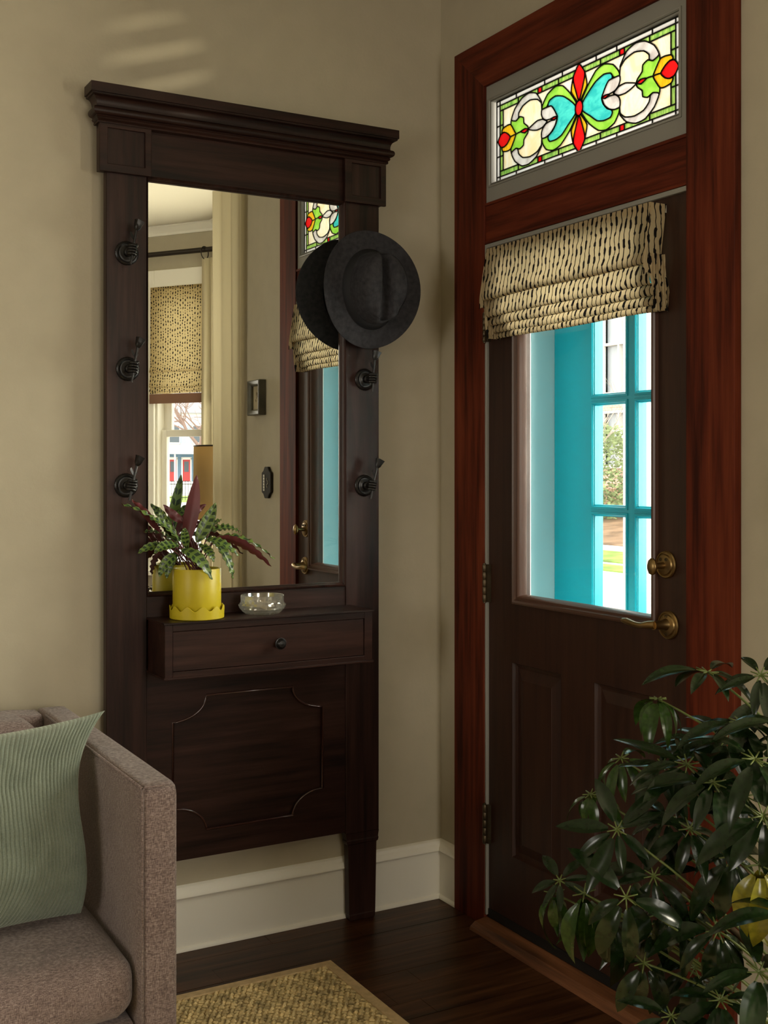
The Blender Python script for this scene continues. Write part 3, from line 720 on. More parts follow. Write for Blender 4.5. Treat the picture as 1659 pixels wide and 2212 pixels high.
# brick building across the way
t = thing('brick_building', 'tall pale brick building seen through the teal door', 'building', (34.5, 38, GZ))
bw = MB()
wins = [(37.6, 39.6, 5.0, 9.3), (37.6, 39.6, 1.6, 4.0), (43, 45, 5.0, 9.3), (32, 34, 5, 9.3)]
bw.plate(rect(22, 56, GZ, 15), [rect(*w_) for w_ in wins], fX, 34, 34.4)
obj('wall', bw, brick, t)
obj('roof_edge', MB().box(33.7, 40, 22, 56, 15, 15.4), 'white_ext', t)
for w_ in wins:
    mb = MB()
    for yy in (w_[0] - .1, (w_[0] + w_[1]) / 2 - .05, w_[1]): mb.box(33.9, 34.15, yy, yy + .1, w_[2] - .1, w_[3] + .1)
    for zz in (w_[2] - .15, (w_[2] + w_[3]) / 2, w_[3]): mb.box(33.88, 34.15, w_[0] - .1, w_[1] + .1, zz, zz + .12)
    f_ = obj('window_frame', mb, 'white_ext', t)
    obj('pane', MB().box(34.12, 34.15, w_[0], w_[1], w_[2], w_[3]), plain('dark_far_glass', (.35, .37, .40), .1), t, f_)
# evergreen hedge and bare shrub in front of it
def leafball(mb, c, rx, ry, rz, n, s, rng):
    for _ in range(n):
        v = Vector((rng.gauss(0, 1), rng.gauss(0, 1), rng.gauss(0, 1))).normalized() * rng.uniform(.72, 1.02)
        p = Vector((c[0] + v.x * rx, c[1] + v.y * ry, c[2] + v.z * rz)); a = Vector((rng.gauss(0, 1), rng.gauss(0, 1), rng.gauss(0, 1))).normalized(); b_ = a.orthogonal().normalized()
        mb.add([p - a * s, p + b_ * s * .5, p + a * s, p - b_ * s * .5], [(0, 1, 2, 3)])
rng = random.Random(3)
t = thing('evergreen_bush', 'rounded evergreen bush in front of the brick building', 'bush', (25, 29.5, -.3))
mb = MB(); leafball(mb, (25, 29.5, 1.2), 1.8, 2.2, 1.9, 5200, .10, rng)
o = obj('foliage', mb, plain('olive_bush_leaves', (.30, .36, .16), .8, 0, .2, 1.5, .1, .35), t, fixn=False); o['kind'] = 'stuff'
obj('stem', MB().tube([(25, 29.5, -.4), (25, 29.5, 1.0)], .12), 'bark', t)
def bare_tree(root, base, h, spread, n, rng, mat, r0=.06, lean=(0, 0)):
    mb = MB(); base = Vector(base); top = base + Vector((lean[0], lean[1], h * .45))
    mb.tube([base, base.lerp(top, .5), top], [r0, r0 * .9, r0 * .75], 6)
    def grow(p, d, L, r, lv):
        q = p + d * L; m_ = p.lerp(q, .5) + Vector((rng.gauss(0, .06), rng.gauss(0, .06), rng.gauss(0, .04))) * L
        mb.tube([p, m_, q], [r, r * .8, r * .55], 4, False)
        if lv:
            for _ in range(3):
                nd = (d + Vector((rng.gauss(0, .55), rng.gauss(0, .55), rng.gauss(.05, .4))) * spread).normalized(); grow(m_.lerp(q, rng.random()), nd, L * rng.uniform(.55, .8), r * .55, lv - 1)
    for k in range(n):
        a = 2 * PI * k / n + rng.random(); grow(top.lerp(base, rng.uniform(0, .35)), Vector((math.cos(a) * .7, math.sin(a) * .7, 1)).normalized(), h * .3, r0 * .6, 3)
    return obj('branches', mb, mat, root, fixn=False)
twig = plain('pale_bare_twigs', (.45, .38, .32), .9)
t = thing('bare_shrub', 'leafless pale shrub before the brick facade', 'shrub', (23, 27.6, -.5))
bare_tree(t, (23, 27.6, -.5), 5.2, 1.0, 6, rng, twig, .05)

# view through the bay window (seen in the mirror): painted house, iron fence, bare tree
HB = Vector((39.2, -111.5, 0)); hdir = Vector((.338, -.941, 0)).normalized(); hr = Vector((hdir.y, -hdir.x, 0))   # hr: to the left in the mirror
hm = Matrix(((-hr.x, hdir.x, 0, HB.x), (-hr.y, hdir.y, 0, HB.y), (0, 0, 1, 0), (0, 0, 0, 1)))
blue = plain('slate_blue_clapboard', (.16, .27, .38), .7); whitep = MAT['white_ext']; redd = plain('red_house_door', (.50, .05, .05), .5); glassd = plain('dark_house_glass', (.08, .10, .12), .15)
pale = plain('pale_blue_shutter', (.35, .50, .60), .6)
t = thing('painted_house', 'blue and white house with red doors across the street, seen in the mirror', 'house', HB + Vector((0, 0, GZ)))
obj('wall', MB().box(-7, 9, 0, 6, GZ, 3.4).xform(hm), blue, t)
obj('upper_wall', MB().box(-7, 9, .0, 6, 3.4, 7.2).xform(hm), whitep, t)
obj('porch_roof', MB().prism([(-2.6, 3.0), (-2.6, 3.35), (0, 4.0), (0, 3.0)], lambda a, c, d: (d, a, c), -7, 9).xform(hm), whitep, t)
obj('porch_deck', MB().box(-7, 9, -2.4, 0, GZ, .2).xform(hm), whitep, t)
for xx in (-3.3, -1.1, 1.1, 3.3): obj('porch_post', MB().box(xx, xx + .16, -2.3, -2.14, .2, 3.0).xform(hm), whitep, t)
for xx in (-1.65, -.25, 1.15):
    d_ = obj('front_door', MB().box(xx, xx + .75, -.08, .0, .25, 2.45).xform(hm), redd, t)
    obj('door_frame', MB().box(xx - .15, xx, -.12, 0, .2, 2.65).box(xx + .75, xx + .9, -.12, 0, .2, 2.65).box(xx - .15, xx + .9, -.12, 0, 2.45, 2.7).xform(hm), whitep, t)
    obj('pane', MB().box(xx + .15, xx + .6, -.1, -.08, 1.2, 2.25).xform(hm), glassd, t, d_)
for xx in (-4, -1.6, .8, 3.2):
    w_ = obj('window', MB().box(xx, xx + 1.0, -.06, 0, 4.2, 5.9).xform(hm), glassd, t)
    obj('window_frame', MB().box(xx - .12, xx + 1.12, -.1, -.05, 5.9, 6.05).box(xx - .12, xx + 1.12, -.1, -.05, 4.05, 4.2).box(xx - .12, xx, -.1, -.05, 4.05, 6.05).box(xx + 1, xx + 1.12, -.1, -.05, 4.05, 6.05).xform(hm), whitep, t, w_)
    obj('shutter', MB().box(xx + 1.15, xx + 1.65, -.05, 0, 4.1, 6).xform(hm), pale, t); obj('shutter', MB().box(xx - .65, xx - .15, -.05, 0, 4.1, 6).xform(hm), pale, t)
obj('roof', MB().prism([(-.6, 7.2), (3, 10.5), (6.6, 7.2)], lambda a, c, d: (d, a, c), -7.5, 9.5).xform(hm), plain('grey_shingles', (.3, .3, .32), .9), t)
FB = HB - hdir * 33
fm = Matrix(((-hr.x, hdir.x, 0, FB.x), (-hr.y, hdir.y, 0, FB.y), (0, 0, 1, 0), (0, 0, 0, 1)))
t = thing('iron_fence', 'black iron fence across the street, reflected in the mirror', 'fence', FB + Vector((0, 0, GZ)))
for zz in (-.7, .3): obj('rail', MB().box(-6, 8, -.02, .02, zz, zz + .05).xform(fm), 'black_iron', t)
pk = MB().box(-.016, .016, -.016, .016, 0, 1.42); pk.add([(0, 0, 1.5), (-.03, -.03, 1.42), (.03, -.03, 1.42), (.03, .03, 1.42), (-.03, .03, 1.42)], [(0, 1, 2), (0, 2, 3), (0, 3, 4), (0, 4, 1)])
p0 = obj('picket', pk, 'black_iron', None, t)
rz = math.atan2(fm[1][0], fm[0][0])
for k in range(70):
    c_ = p0 if k == 0 else p0.copy()
    if k: COL.objects.link(c_); c_.parent = t
    c_.location = fm @ Vector((-6 + k * .2, 0, GZ)) - t.location; c_.rotation_euler = (0, 0, rz)
ground('ground_verge', grass, 20, 60, -95, -76, GZ + .02)
TB = HB - hdir * 52 + hr * -1.0
t = thing('bare_tree', 'leafless street tree reflected in the mirror above the sash rail', 'tree', TB + Vector((0, 0, GZ)))
bare_tree(t, TB + Vector((0, 0, GZ)), 8.5, 1.1, 7, rng, plain('grey_brown_twigs', (.30, .20, .16), .9), .17)

# ================================================================== HALL TREE
TXL, TXR, TFY, TBY = -1.094, -.254, -.050, -.0225
PIL, PIR = -.981, -.367
tree = thing('hall_tree', 'tall dark wood hall tree with mirror, drawer and coat hooks', 'hall tree', (-.674, -.036, 0))
fY = lambda a, c, d: (a, d, c)
zt = .262
for a, b_ in ((TXL, PIL), (PIR, TXR)):
    cx_ = (a + b_) / 2
    po = obj('post', MB().box(a, b_, TFY, TBY, zt, 2.16), 'tree_v', tree, bevel=.0018)
    w0, w1 = (b_ - a) / 2, .0425
    mb = MB()
    rows = [[(cx_ - w, TFY + e, z), (cx_ + w, TFY + e, z), (cx_ + w, TBY, z), (cx_ - w, TBY, z)] for w, e, z in
            ((w1 - .002, .001, 0.0), (w1, 0, .004), (w1 + .001, 0, .016), (w1 + .002, .0012, .019), (w0 - .008, .0012, .228), (w0 - .004, -.0015, .232), (w0 - .002, -.0015, .240), (w0 - .003, 0, .244), (w0, 0, zt + .0005))]
    bb = mb.grid(rows, True); mb.cap(bb, 4, True); mb.cap(bb + 4 * (len(rows) - 1), 4)
    obj('leg', mb, 'tree_v', tree)
obj('frieze', MB().box(PIL + .0005, PIR - .0005, TFY + .006, TBY, 2.158, 2.292), 'tree_h', tree)
# corner blocks: frame round a sunk square
for a, b_ in ((-1.116, -.972), (-.376, -.236)):
    mb = MB(); y0 = -.0635
    mb.plate(rect(a, b_, 2.156, 2.292), [rect(a + .023, b_ - .018, 2.178, 2.274)], fY, y0, -.052)
    mb.box(a + .003, b_ - .003, -.0525, TBY, 2.16, 2.292)
    cb = obj('corner_block', mb, 'tree_h', tree, bevel=.0015)
    obj('inset_panel', MB().box(a + .023, b_ - .018, -.0565, -.052, 2.178, 2.274), 'tree_v', tree, cb)
# cornice
pr = [(-.002, 2.284), (.008, 2.2845), (.0095, 2.288), (.008, 2.292), (.012, 2.2945), (.014, 2.298), (.012, 2.3015), (.013, 2.303)]
pr += [(.0155 + .0085 * math.sin(a), 2.3145 - .0105 * math.cos(a)) for a in [k * PI / 8 for k in range(0, 9)]]
pr += [(.0135, 2.327), (.0135, 2.330)] + [(.0135 + .015 * (1 - math.cos(a)), 2.330 + .0225 * math.sin(a)) for a in [k * PI / 16 for k in range(1, 9)]]
pr += [(.030, 2.3545), (.030, 2.358), (.0335, 2.3585), (.0335, 2.384)]
obj('cornice', MB().rect_sweep(-1.112, -.240, -.0585, TBY, pr), 'tree_h', tree, smooth=32)
# mirror with moulded frame
MX0, MX1, MZ0, MZ1, MY = -.977, -.382, 1.020, 2.147, -.036
obj('back_board', MB().box(PIL, PIR, -.031, TBY, .95, 2.16), 'tree_v', tree)
obj('mirror', MB().box(MX0 - .003, MX1 + .003, MY, MY + .004, MZ0 - .003, MZ1 + .003), 'mirror', tree)
def frame_sweep_y(mb, a, b_, c, d, prof):
    rows = [[(a + i * l, y, c + i), (b_ - i * r, y, c + i), (b_ - i * r, y, d - i), (a + i * l, y, d - i)] for i, y, l, r in prof]
    mb.grid(rows, True); return mb
prof = [(0, TFY + .002), (.0015, TFY - .004), (.005, TFY - .006), (.0085, TFY - .003), (.010, TFY + .004), (.0125, TFY + .0065), (.0135, MY - .0005)]
prof = [(i, y, (MX0 - PIL) / .0135, (PIR - MX1) / .0135) for i, y in prof]
obj('mirror_frame', frame_sweep_y(MB(), PIL, PIR, MZ0 - .0135, MZ1 + .0135, prof), 'tree_v', tree, smooth=35)
obj('mirror_rail', MB().box(PIL, PIR, TFY + .004, -.030, .945, MZ0 - .0125), 'tree_h', tree, bevel=.001)
# lower panel with a shaped opening
mb = MB(); ox0, ox1, oz0, oz1, rx_, rz_ = -.905, -.442, .344, .722, .098, .068
op = []
for cxx, czz, sx, sz in ((ox1, oz0, -1, 1), (ox1, oz1, -1, -1), (ox0, oz1, 1, -1), (ox0, oz0, 1, 1)):
    arc = [(cxx + sx * rx_ * math.cos(a), czz + sz * rz_ * math.sin(a)) for a in [k * PI / 2 / 12 for k in range(13)]]
    # order: run counter-clockwise round the opening
    op += arc if (sx * sz) < 0 else arc[::-1]
mb.plate(rect(PIL, PIR, .268, .81), [op], fY, TFY + .005, TBY - .012)
lp = obj('lower_panel', mb, 'tree_h', tree)
obj('sunk_field', MB().box(PIL, PIR, -.0345, TBY, .27, .95), 'tree_h', tree, lp)
bead = [Vector((a, TFY + .0055, c)) for a, c in op]
obj('bead', MB().tube(bead + [bead[0]], .0034, 8, False), 'bead', tree, lp, smooth=180)
# drawer box
BX0, BX1, BY0, BY1, BZ0, BZ1 = -.979, -.355, -.193, -.0505, .800, .951
mb = MB()
mb.box(BX0 - .003, BX1 + .003, BY0 - .003, BY1 + .004, BZ1 - .006, BZ1)
mb.box(BX0 - .003, BX1 + .003, BY0 - .003, BY1 + .004, BZ0, BZ0 + .006)
mb.box(BX0, BX0 + .022, BY0, BY1, BZ0 + .005, BZ1 - .005); mb.box(BX1 - .026, BX1, BY0, BY1, BZ0 + .005, BZ1 - .005)
mb.box(BX0 + .022, BX1 - .026, BY0, BY0 + .02, BZ1 - .024, BZ1 - .005); mb.box(BX0 + .022, BX1 - .026, BY0, BY0 + .02, BZ0 + .005, BZ0 + .020)
mb.box(BX0 + .022, BX1 - .026, BY1 - .01, BY1, BZ0 + .005, BZ1 - .005)
obj('drawer_case', mb, 'tree_h', tree, bevel=.0012)
dr = obj('drawer', MB().box(BX0 + .0232, BX1 - .0272, BY0 + .003, BY0 + .019, BZ0 + .0212, BZ1 - .0252).box(BX0 + .03, BX1 - .034, BY0 + .02, BY1 - .02, BZ0 + .022, BZ1 - .04), 'tree_h', tree, bevel=.0008)
RYm = Matrix.Rotation(PI / 2, 4, 'X')      # local z -> -y
obj('knob', MB().lathe([(.009, 0), (.009, .002), (.006, .004), (.0055, .012), (.013, .016), (.0165, .018), (.0165, .020), (.0145, .0205), (.0135, .024), (.009, .0285), (0, .030)], 28, Matrix.Translation((-.652, BY0 + .003, .876)) @ RYm), 'black_iron', tree, dr, smooth=35)

# coat hooks: a cast hand holding a rose
def make_hook(x, z, lean):
    mm = Matrix.Translation((x, TFY, z)) @ Matrix.Rotation(lean, 4, 'Y') @ RYm
    mb = MB(); fl = lambda k, i: ((1 + .03 * math.cos(k * PI * .99)), (1 + .03 * math.cos(k * PI * .99))) if 0 < i < 4 else (1, 1)
    mb.lathe([(.0325, 0), (.0325, .003), (.030, .0062), (.0265, .0075), (.0245, .0058), (.021, .0052), (.017, .0075), (.010, .0095), (0, .010)], 64, mm, sq=lambda k, i: ((1.025, 1.025) if (k % 2 and 0 < i < 4) else (.985, .985) if 0 < i < 4 else (1, 1)))
    bp = obj('coat_hook', mb, 'black_iron', tree, smooth=40)
    mb = MB().tube([mm @ Vector(p) for p in ((0, 0, .006), (0, 0, .020), (0, .001, .034), (0, .001, .046))], [.013, .0085, .0075, .010], 12)   # wrist
    mb.lathe([(.0095, .018), (.0125, .020), (.0125, .0235), (.0095, .0255)], 14, mm)
    mb.tube([mm @ Vector(p) for p in ((0, .014, .050), (0, .006, .049), (0, -.004, .049), (0, -.013, .050))], [.007, .0105, .0105, .007], 12)  # palm
    for k in range(4):      # four curled fingers round the stem
        v = .012 - k * .0075
        pts = [(-.008, v, .046), (-.0095, v, .056), (-.004, v - .0005, .064), (.004, v - .0005, .064), (.0085, v, .057), (.006, v, .050)]
        mb.tube([mm @ Vector(p) for p in pts], [.0042, .0043, .0041, .004, .0037, .003], 7)
    mb.tube([mm @ Vector(p) for p in ((.007, .010, .044), (.011, .014, .052), (.007, .017, .060))], [.004, .0038, .003], 7)                  # thumb
    obj('hand', mb, 'black_iron', tree, bp, smooth=60)
    mb = MB()
    st_ = [(-.001, -.040, .057), (0, -.02, .0575), (0, .01, .057), (.001, .035, .057), (.002, .056, .057)]
    mb.tube([mm @ Vector(p) for p in st_], [.0030, .0033, .0035, .0034, .0038], 8)
    mb.tube([mm @ Vector(p) for p in ((.001, .03, .057), (.007, .037, .059))], [.002, .0006], 6)
    mb.lathe([(.004, .0), (.0092, .007), (.0105, .016), (.0135, .027), (.0108, .0255), (.007, .028), (.004, .023), (0, .023)], 14, mm @ Matrix.Translation((.002, .054, .057)) @ Matrix.Rotation(-PI / 2, 4, 'X') @ Matrix.Rotation(.25, 4, 'Y'),
             sq=lambda k, i: ((1 + .13 * math.sin(k * 2.25),) * 2 if i in (2, 3, 4) else (1, 1)))
    lf = [(0, 0), (.007, .005), (.010, .013), (.008, .021), (0, .029), (-.004, .015)]
    mb.prism(lf, lambda a, c, d: mm @ Vector((-.001 - c * .35 - a * .8, .026 + c * .75 + a * .3, .057 + d + a * .2)), 0, .0016)
    obj('rose', mb, 'black_iron', tree, bp, smooth=50)
for x, z, ln in ((-1.038, 1.943, .13), (-1.035, 1.629, .14), (-1.040, 1.313, .19), (-.304, 1.872, .06), (-.304, 1.628, .05), (-.305, 1.308, .20)):
    make_hook(x, z, ln)

# ================================================================== HAT
hc = Vector((-.318, -.112, 1.891))
hat = thing('fedora_hat', 'charcoal felt fedora hanging on the upper right coat hook', 'hat', hc)
hM = Matrix.Translation(hc) @ Matrix.Rotation(-.06, 4, 'Y') @ Matrix.Rotation(math.radians(2), 4, 'X') @ RYm @ Matrix.Rotation(PI, 4, 'Z')   # local z out of wall, local y down (front of the hat)
nb = 72
def brim_pt(rr, k, off=0):
    a = 2 * PI * k / nb; ca, sa = math.cos(a), math.sin(a)
    rx, ry = .083 + rr * .080, .108 + rr * .066
    curl = -.022 * rr * ca * ca * 0 - .010 * rr * (sa ** 2) * (1 if sa > 0 else .6) + .020 * rr ** 2 * ca * ca
    return hM @ Vector((rx * ca, ry * sa, curl + off))
mb = MB(); rows = [[brim_pt(r / 6, k) for k in range(nb)] for r in range(7)] + [[brim_pt(1.008, k, -.0012) for k in range(nb)]] + [[brim_pt(r / 6, k, -.0028) for k in range(nb)] for r in range(6, -1, -1)]
mb.grid(rows, True)
obj('brim', mb, 'felt', hat, smooth=60)
def crown_pt(s, k, off=0):
    """s 0..1 wall, 1..2 roof towards the middle"""
    a = 2 * PI * k / nb; ca, sa = math.cos(a), math.sin(a); H = .108
    if s <= 1:
        fl = .012 * max(0, 1 - s * 7) ; tp = 1 - .12 * s ** 1.3
        x, y = (.083 + fl) * tp * ca, (.108 + fl) * tp * sa; z = H * s
    else:
        q = 2 - s; x, y = .083 * .88 * ca * q, .108 * .88 * sa * q; z = H + .010 * (1 - q ** 2)
        rnd = .012 * max(0, (q - .8) / .2) ** 2; z -= rnd
    if s <= 1: z -= .012 * max(0, (s - .85) / .15) ** 2
    u = max(0, min(1, (s - .55) / .45)); taper = .6 + .4 * min(1, max(0, (y + .09) / .12))
    z -= u * .046 * math.exp(-(x / (.017 * taper)) ** 2) * (1 if y > -.08 else .7)
    if s > .3:   # side pinches at the front
        pin = math.exp(-((y - .055) / .03) ** 2) * (u if s <= 1 else 1) * .022
        z -= pin * math.exp(-((abs(x) - .05) / .022) ** 2)
    return hM @ Vector((x, y, z + off))
ss = [0, .03, .07, .14, .25, .4, .55, .68, .78, .86, .92, .97, 1.0, 1.06, 1.14, 1.24, 1.36, 1.5, 1.65, 1.8, 1.92, 1.985]
mb = MB(); bb = mb.grid([[crown_pt(s, k) for k in range(nb)] for s in ss], True); mb.cap(bb + nb * (len(ss) - 1), nb)
cr_ = obj('crown', mb, 'felt', hat, smooth=70)
band = plain('black_hat_band', (.010, .010, .012), .6, 0, .3, 400, .2)
mb = MB()
rows = []
for s, o_ in ((.03, .0), (.03, .0022), (.22, .0020), (.225, 0)):
    r_ = []
    for k in range(nb):
        p = crown_pt(s, k); c_ = hM @ Vector((0, 0, .108 * s)); r_.append(p + (p - c_).normalized() * o_)
    rows.append(r_)
mb.grid(rows, True); obj('hat_band', mb, band, hat, cr_, smooth=50)

# ================================================================== POTTED SPOTTED PLANT on the drawer
pc = Vector((-.864, -.1235, BZ1))
pl = thing('potted_plant', 'spotted green and purple leaf plant in a yellow scalloped pot on the drawer', 'plant', pc)
R0 = .0655
obj('pot', MB().lathe([(.05, .004), (R0 - .002, .0045), (R0, .008), (R0, .134), (R0 - .001, .136), (R0 - .005, .136), (R0 - .006, .134), (R0 - .006, .02), (0, .02)], 64, Matrix.Translation(pc)), 'pot', pl, smooth=40)
ns = 176; rows = []
def scal(k): return .030 + .0062 * math.cos(11 * 2 * PI * k / ns)
for r, zf in ((.0, 0), (.071, 0), (.0735, .002)): rows.append([pc + Vector((r * math.cos(2 * PI * k / ns), r * math.sin(2 * PI * k / ns), zf + .0003)) for k in range(ns)])
for r, dz in ((.0745, 0), (.0735, .0012), (.0715, .0), ): rows.append([pc + Vector((r * math.cos(2 * PI * k / ns), r * math.sin(2 * PI * k / ns), scal(k) + dz)) for k in range(ns)])
rows.append([pc + Vector((.0705 * math.cos(2 * PI * k / ns), .0705 * math.sin(2 * PI * k / ns), .005)) for k in range(ns)]); rows.append([pc + Vector((0, 0, .0045))] * ns)
mb = MB(); mb.grid(rows, True); obj('saucer', mb, 'pot', pl, smooth=40)
obj('soil', MB().lathe([(0, .118), (R0 - .0065, .118), (R0 - .0065, .124), (.03, .129), (0, .130)], 32, Matrix.Translation(pc)), 'soil', pl, smooth=60)
top = pc + Vector((0, 0, .128))
def blade(p0, p1, p2, W, side, up_hint, waves=6, amp=.0035, t0=.0, nl=22, nw=6):
    """leaf blade along a curve; two skins: 0 upper, 1 under"""
    mb = MB(); cl = bez(p0, p1, p2, nl); rt, rb, uv = [], [], []
    for i, p in enumerate(cl):
        t = i / nl; tan = (cl[min(i + 1, nl)] - cl[max(i - 1, 0)]).normalized()
        sd = (Vector(side) - tan * tan.dot(Vector(side))).normalized(); nrm = sd.cross(tan).normalized()
        if nrm.dot(Vector(up_hint)) < 0: nrm = -nrm
        w = W * (math.sin(PI * min(1, t ** .85)) ** .75 if 0 < t < 1 else 0) * (1 - .25 * t) + .0008
        r1, r2, u_ = [], [], []
        for j in range(nw + 1):
            v = j / nw * 2 - 1
            q = p + sd * v * w + nrm * (abs(v) * w * .22 + amp * v * v * math.sin(2 * PI * waves * t + (0 if v > 0 else 1.1)))
            r1.append(q + nrm * .0004); r2.append(q - nrm * .0004); u_.append((t, v))
        rt.append(r1); rb.append(r2); uv.append(u_)
    mb.grid(rt, uv=uv); b0 = len(mb.f); mb.grid(rb, mi=1, uv=uv)
    for f in range(b0, len(mb.f)): mb.f[f] = mb.f[f][::-1]; mb.uv[f] = mb.uv[f][::-1]
    return mb
LV = Vector((0, -1, 0)); UPV = Vector((0, 0, 1))
def calathea(tip, mid, base, W, hint, side=None, waves=6, amp=.0035):
    """tip / mid / base given in the picture with a depth: (px, py, y)"""
    T, Mi, B = at_y(*tip), at_y(*mid), at_y(*base)
    side = side or (T - B).cross(Vector(hint)).normalized()
    m_ = blade(B, Mi, T, W, side, hint, waves, amp)
    obj('leaf', m_, ['leaf_top', 'leaf_under'], pl, smooth=180, fixn=False)
    st = top + Vector((random.uniform(-.02, .02), random.uniform(-.02, .02), -.006))
    obj('stem', MB().tube(bez(st, st.lerp(B, .5) + Vector((0, 0, .01)), B, 6), [.0016] * 7, 6), 'leaf_under', pl, smooth=180)
CF = (-.25, -.92, .3)      # facing the camera
L_ = [ # tip, mid, base, half width, way the upper side faces
 ((425, 1026, -.10), (420, 1090, -.112), (400, 1180, -.115), .0215, (.3, 1, .1), 1, .0015),
 ((262, 1089, -.17), (335, 1108, -.15), (372, 1168, -.13), .0135, (-.4, -.5, 1), 7, .004),
 ((285, 1080, -.165), (312, 1102, -.14), (345, 1150, -.12), .011, (.4, 1, .2), 4, .003),
 ((592, 1208, -.15), (520, 1140, -.145), (462, 1166, -.13), .0135, (.2, -.5, 1), 8, .004),
 ((586, 1224, -.185), (530, 1165, -.165), (470, 1160, -.14), .014, (-.2, .8, .7), 7, .0035),
 ((466, 1086, -.13), (452, 1125, -.135), (424, 1172, -.13), .0205, CF, 6, .003),
 ((519, 1150, -.12), (492, 1130, -.12), (452, 1150, -.12), .015, (0, -.6, 1), 7, .004),
 ((458, 1252, -.20), (432, 1196, -.205), (392, 1188, -.15), .0205, (0, -.85, .5), 6, .003),
 ((503, 1250, -.165), (498, 1205, -.185), (462, 1166, -.14), .0155, (.3, -.9, .35), 6, .003),
 ((298, 1196, -.15), (325, 1172, -.15), (368, 1184, -.13), .0145, (-.2, -.8, .6), 6, .003),
 ((333, 1196, -.17), (352, 1172, -.17), (386, 1178, -.14), .016, (-.1, -.8, .6), 6, .003),
 ((353, 1090, -.09), (372, 1112, -.095), (396, 1128, -.10), .0125, (.2, 1, -.1), 3, .003),
 ((445, 1090, -.09), (425, 1098, -.09), (405, 1128, -.10), .011, (.2, 1, -.2), 3, .003),
 ((516, 1201, -.19), (480, 1166, -.19), (446, 1166, -.15), .0165, (.1, -.75, .7), 6, .003),
 ((345, 1096, -.14), (352, 1130, -.15), (384, 1170, -.13), .0135, (-.4, -.8, .5), 5, .003),
 ((322, 1120, -.16), (352, 1122, -.16), (392, 1172, -.14), .016, (-.3, -.6, .8), 6, .003),
 ((344, 1246, -.13), (352, 1214, -.14), (384, 1196, -.12), .016, (-.4, -.9, .1), 6, .003),
 ((462, 1214, -.18), (455, 1188, -.18), (430, 1176, -.14), .0145, (.1, -.9, .4), 6, .003),
 ((360, 1250, -.10), (362, 1220, -.10), (384, 1190, -.10), .014, (-.6, -.9, .1), 6, .003),
 ((310, 1150, -.12), (340, 1140, -.12), (380, 1178, -.12), .014, (-.3, -.3, 1), 6, .004),
 ((478, 1122, -.09), (462, 1128, -.09), (430, 1160, -.11), .013, (.1, -.3, 1), 6, .003),
 ((400, 1140, -.15), (396, 1150, -.15), (404, 1186, -.13), .013, CF, 5, .003),
]
for a in L_: calathea(a[0], a[1], a[2], a[3], a[4], None, a[5], a[6])

# ================================================================== CRYSTAL BOWL
bc = Vector((-.668, -.117, BZ1))
mb = MB(); nk = 48; rows = []
def bowl_ring(r, z, cut, ph=0): return [bc + Vector(((r + cut * ((-1) ** (k + ph))) * math.cos(2 * PI * k / nk), (r + cut * ((-1) ** (k + ph))) * math.sin(2 * PI * k / nk), z)) for k in range(nk)]
for r, z, c, ph in ((.0, .0015, 0, 0), (.040, .0012, 0, 0), (.046, .0006, .0005, 0), (.052, .006, .0026, 0), (.058, .0125, .003, 1), (.0625, .019, .003, 0), (.0645, .0255, .003, 1), (.0615, .031, .0008, 0), (.0600, .034, .0008, 0), (.0600, .040, .0008, 0), (.0608, .0435, 0, 0), (.0610, .0515, 0, 0), (.0600, .0528, 0, 0), (.0585, .0520, 0, 0), (.0570, .044, 0, 0), (.0560, .030, 0, 0), (.0530, .016, 0, 0), (.042, .0085, 0, 0), (0, .0075, 0, 0)):
    rows.append(bowl_ring(r, z, c, ph))
mb.grid(rows, True)
tag(obj('crystal_bowl', mb, 'crystal', smooth=12), 'round cut crystal bowl beside the yellow pot', 'bowl')

# ================================================================== ROMAN BLIND on the door
bl = thing('roman_blind', 'cream roman blind with wavy black threads over the door glass', 'blind', (-.03, -.692, 1.74))
BL, BR_ = -.345, -1.040
prof = [(-.062, 1.996), (-.0635, 1.975), (-.066, 1.945), (-.0695, 1.915), (-.0735, 1.89), (-.0785, 1.870), (-.0805, 1.858), (-.078, 1.849), (-.070, 1.847), (-.056, 1.851),
        (-.060, 1.838), (-.063, 1.822), (-.065, 1.810), (-.0635, 1.802), (-.058, 1.7985), (-.046, 1.802), (-.050, 1.795), (-.0535, 1.787), (-.054, 1.780), (-.0515, 1.7745), (-.046, 1.773), (-.034, 1.778),
        (-.039, 1.771), (-.042, 1.763), (-.0415, 1.756), (-.038, 1.752), (-.030, 1.753), (-.024, 1.757), (-.030, 1.750), (-.0305, 1.742), (-.027, 1.737), (-.020, 1.739), (-.014, 1.744)]
fine = []
for i in range(len(prof) - 1):
    for s in range(3): fine.append(tuple(Vector(prof[i]).lerp(Vector(prof[i + 1]), s / 3)))
fine.append(prof[-1])
rows, uvs = [], []; ny = 70
acc = 0; prev = fine[0]
for i, (x, z) in enumerate(fine):
    acc += math.hypot(x - prev[0], z - prev[1]); prev = (x, z); r_, u_ = [], []
    dep = min(1, i / 20)
    for k in range(ny + 1):
        y = BL + (BR_ - BL) * k / ny
        wv = noise.noise(Vector((y * 9, z * 6, 2.0))) * .0030 * dep + noise.noise(Vector((y * 22, z * 30, 7.0))) * .0012 * dep
        edge = .010 * max(0, 1 - k / 6) ** 2 * dep * (1 if i < 26 else .4)
        r_.append((x + wv + edge * .3, y + .004 * noise.noise(Vector((z * 20, k // 40, 3))) , z + noise.noise(Vector((y * 5, 1.0, i * .02))) * .003 * dep)); u_.append((y, acc))
    rows.append(r_); uvs.append(u_)
mb = MB(); mb.grid(rows, uv=uvs)
obj('fabric', mb, 'blind', bl, smooth=70, fixn=False)
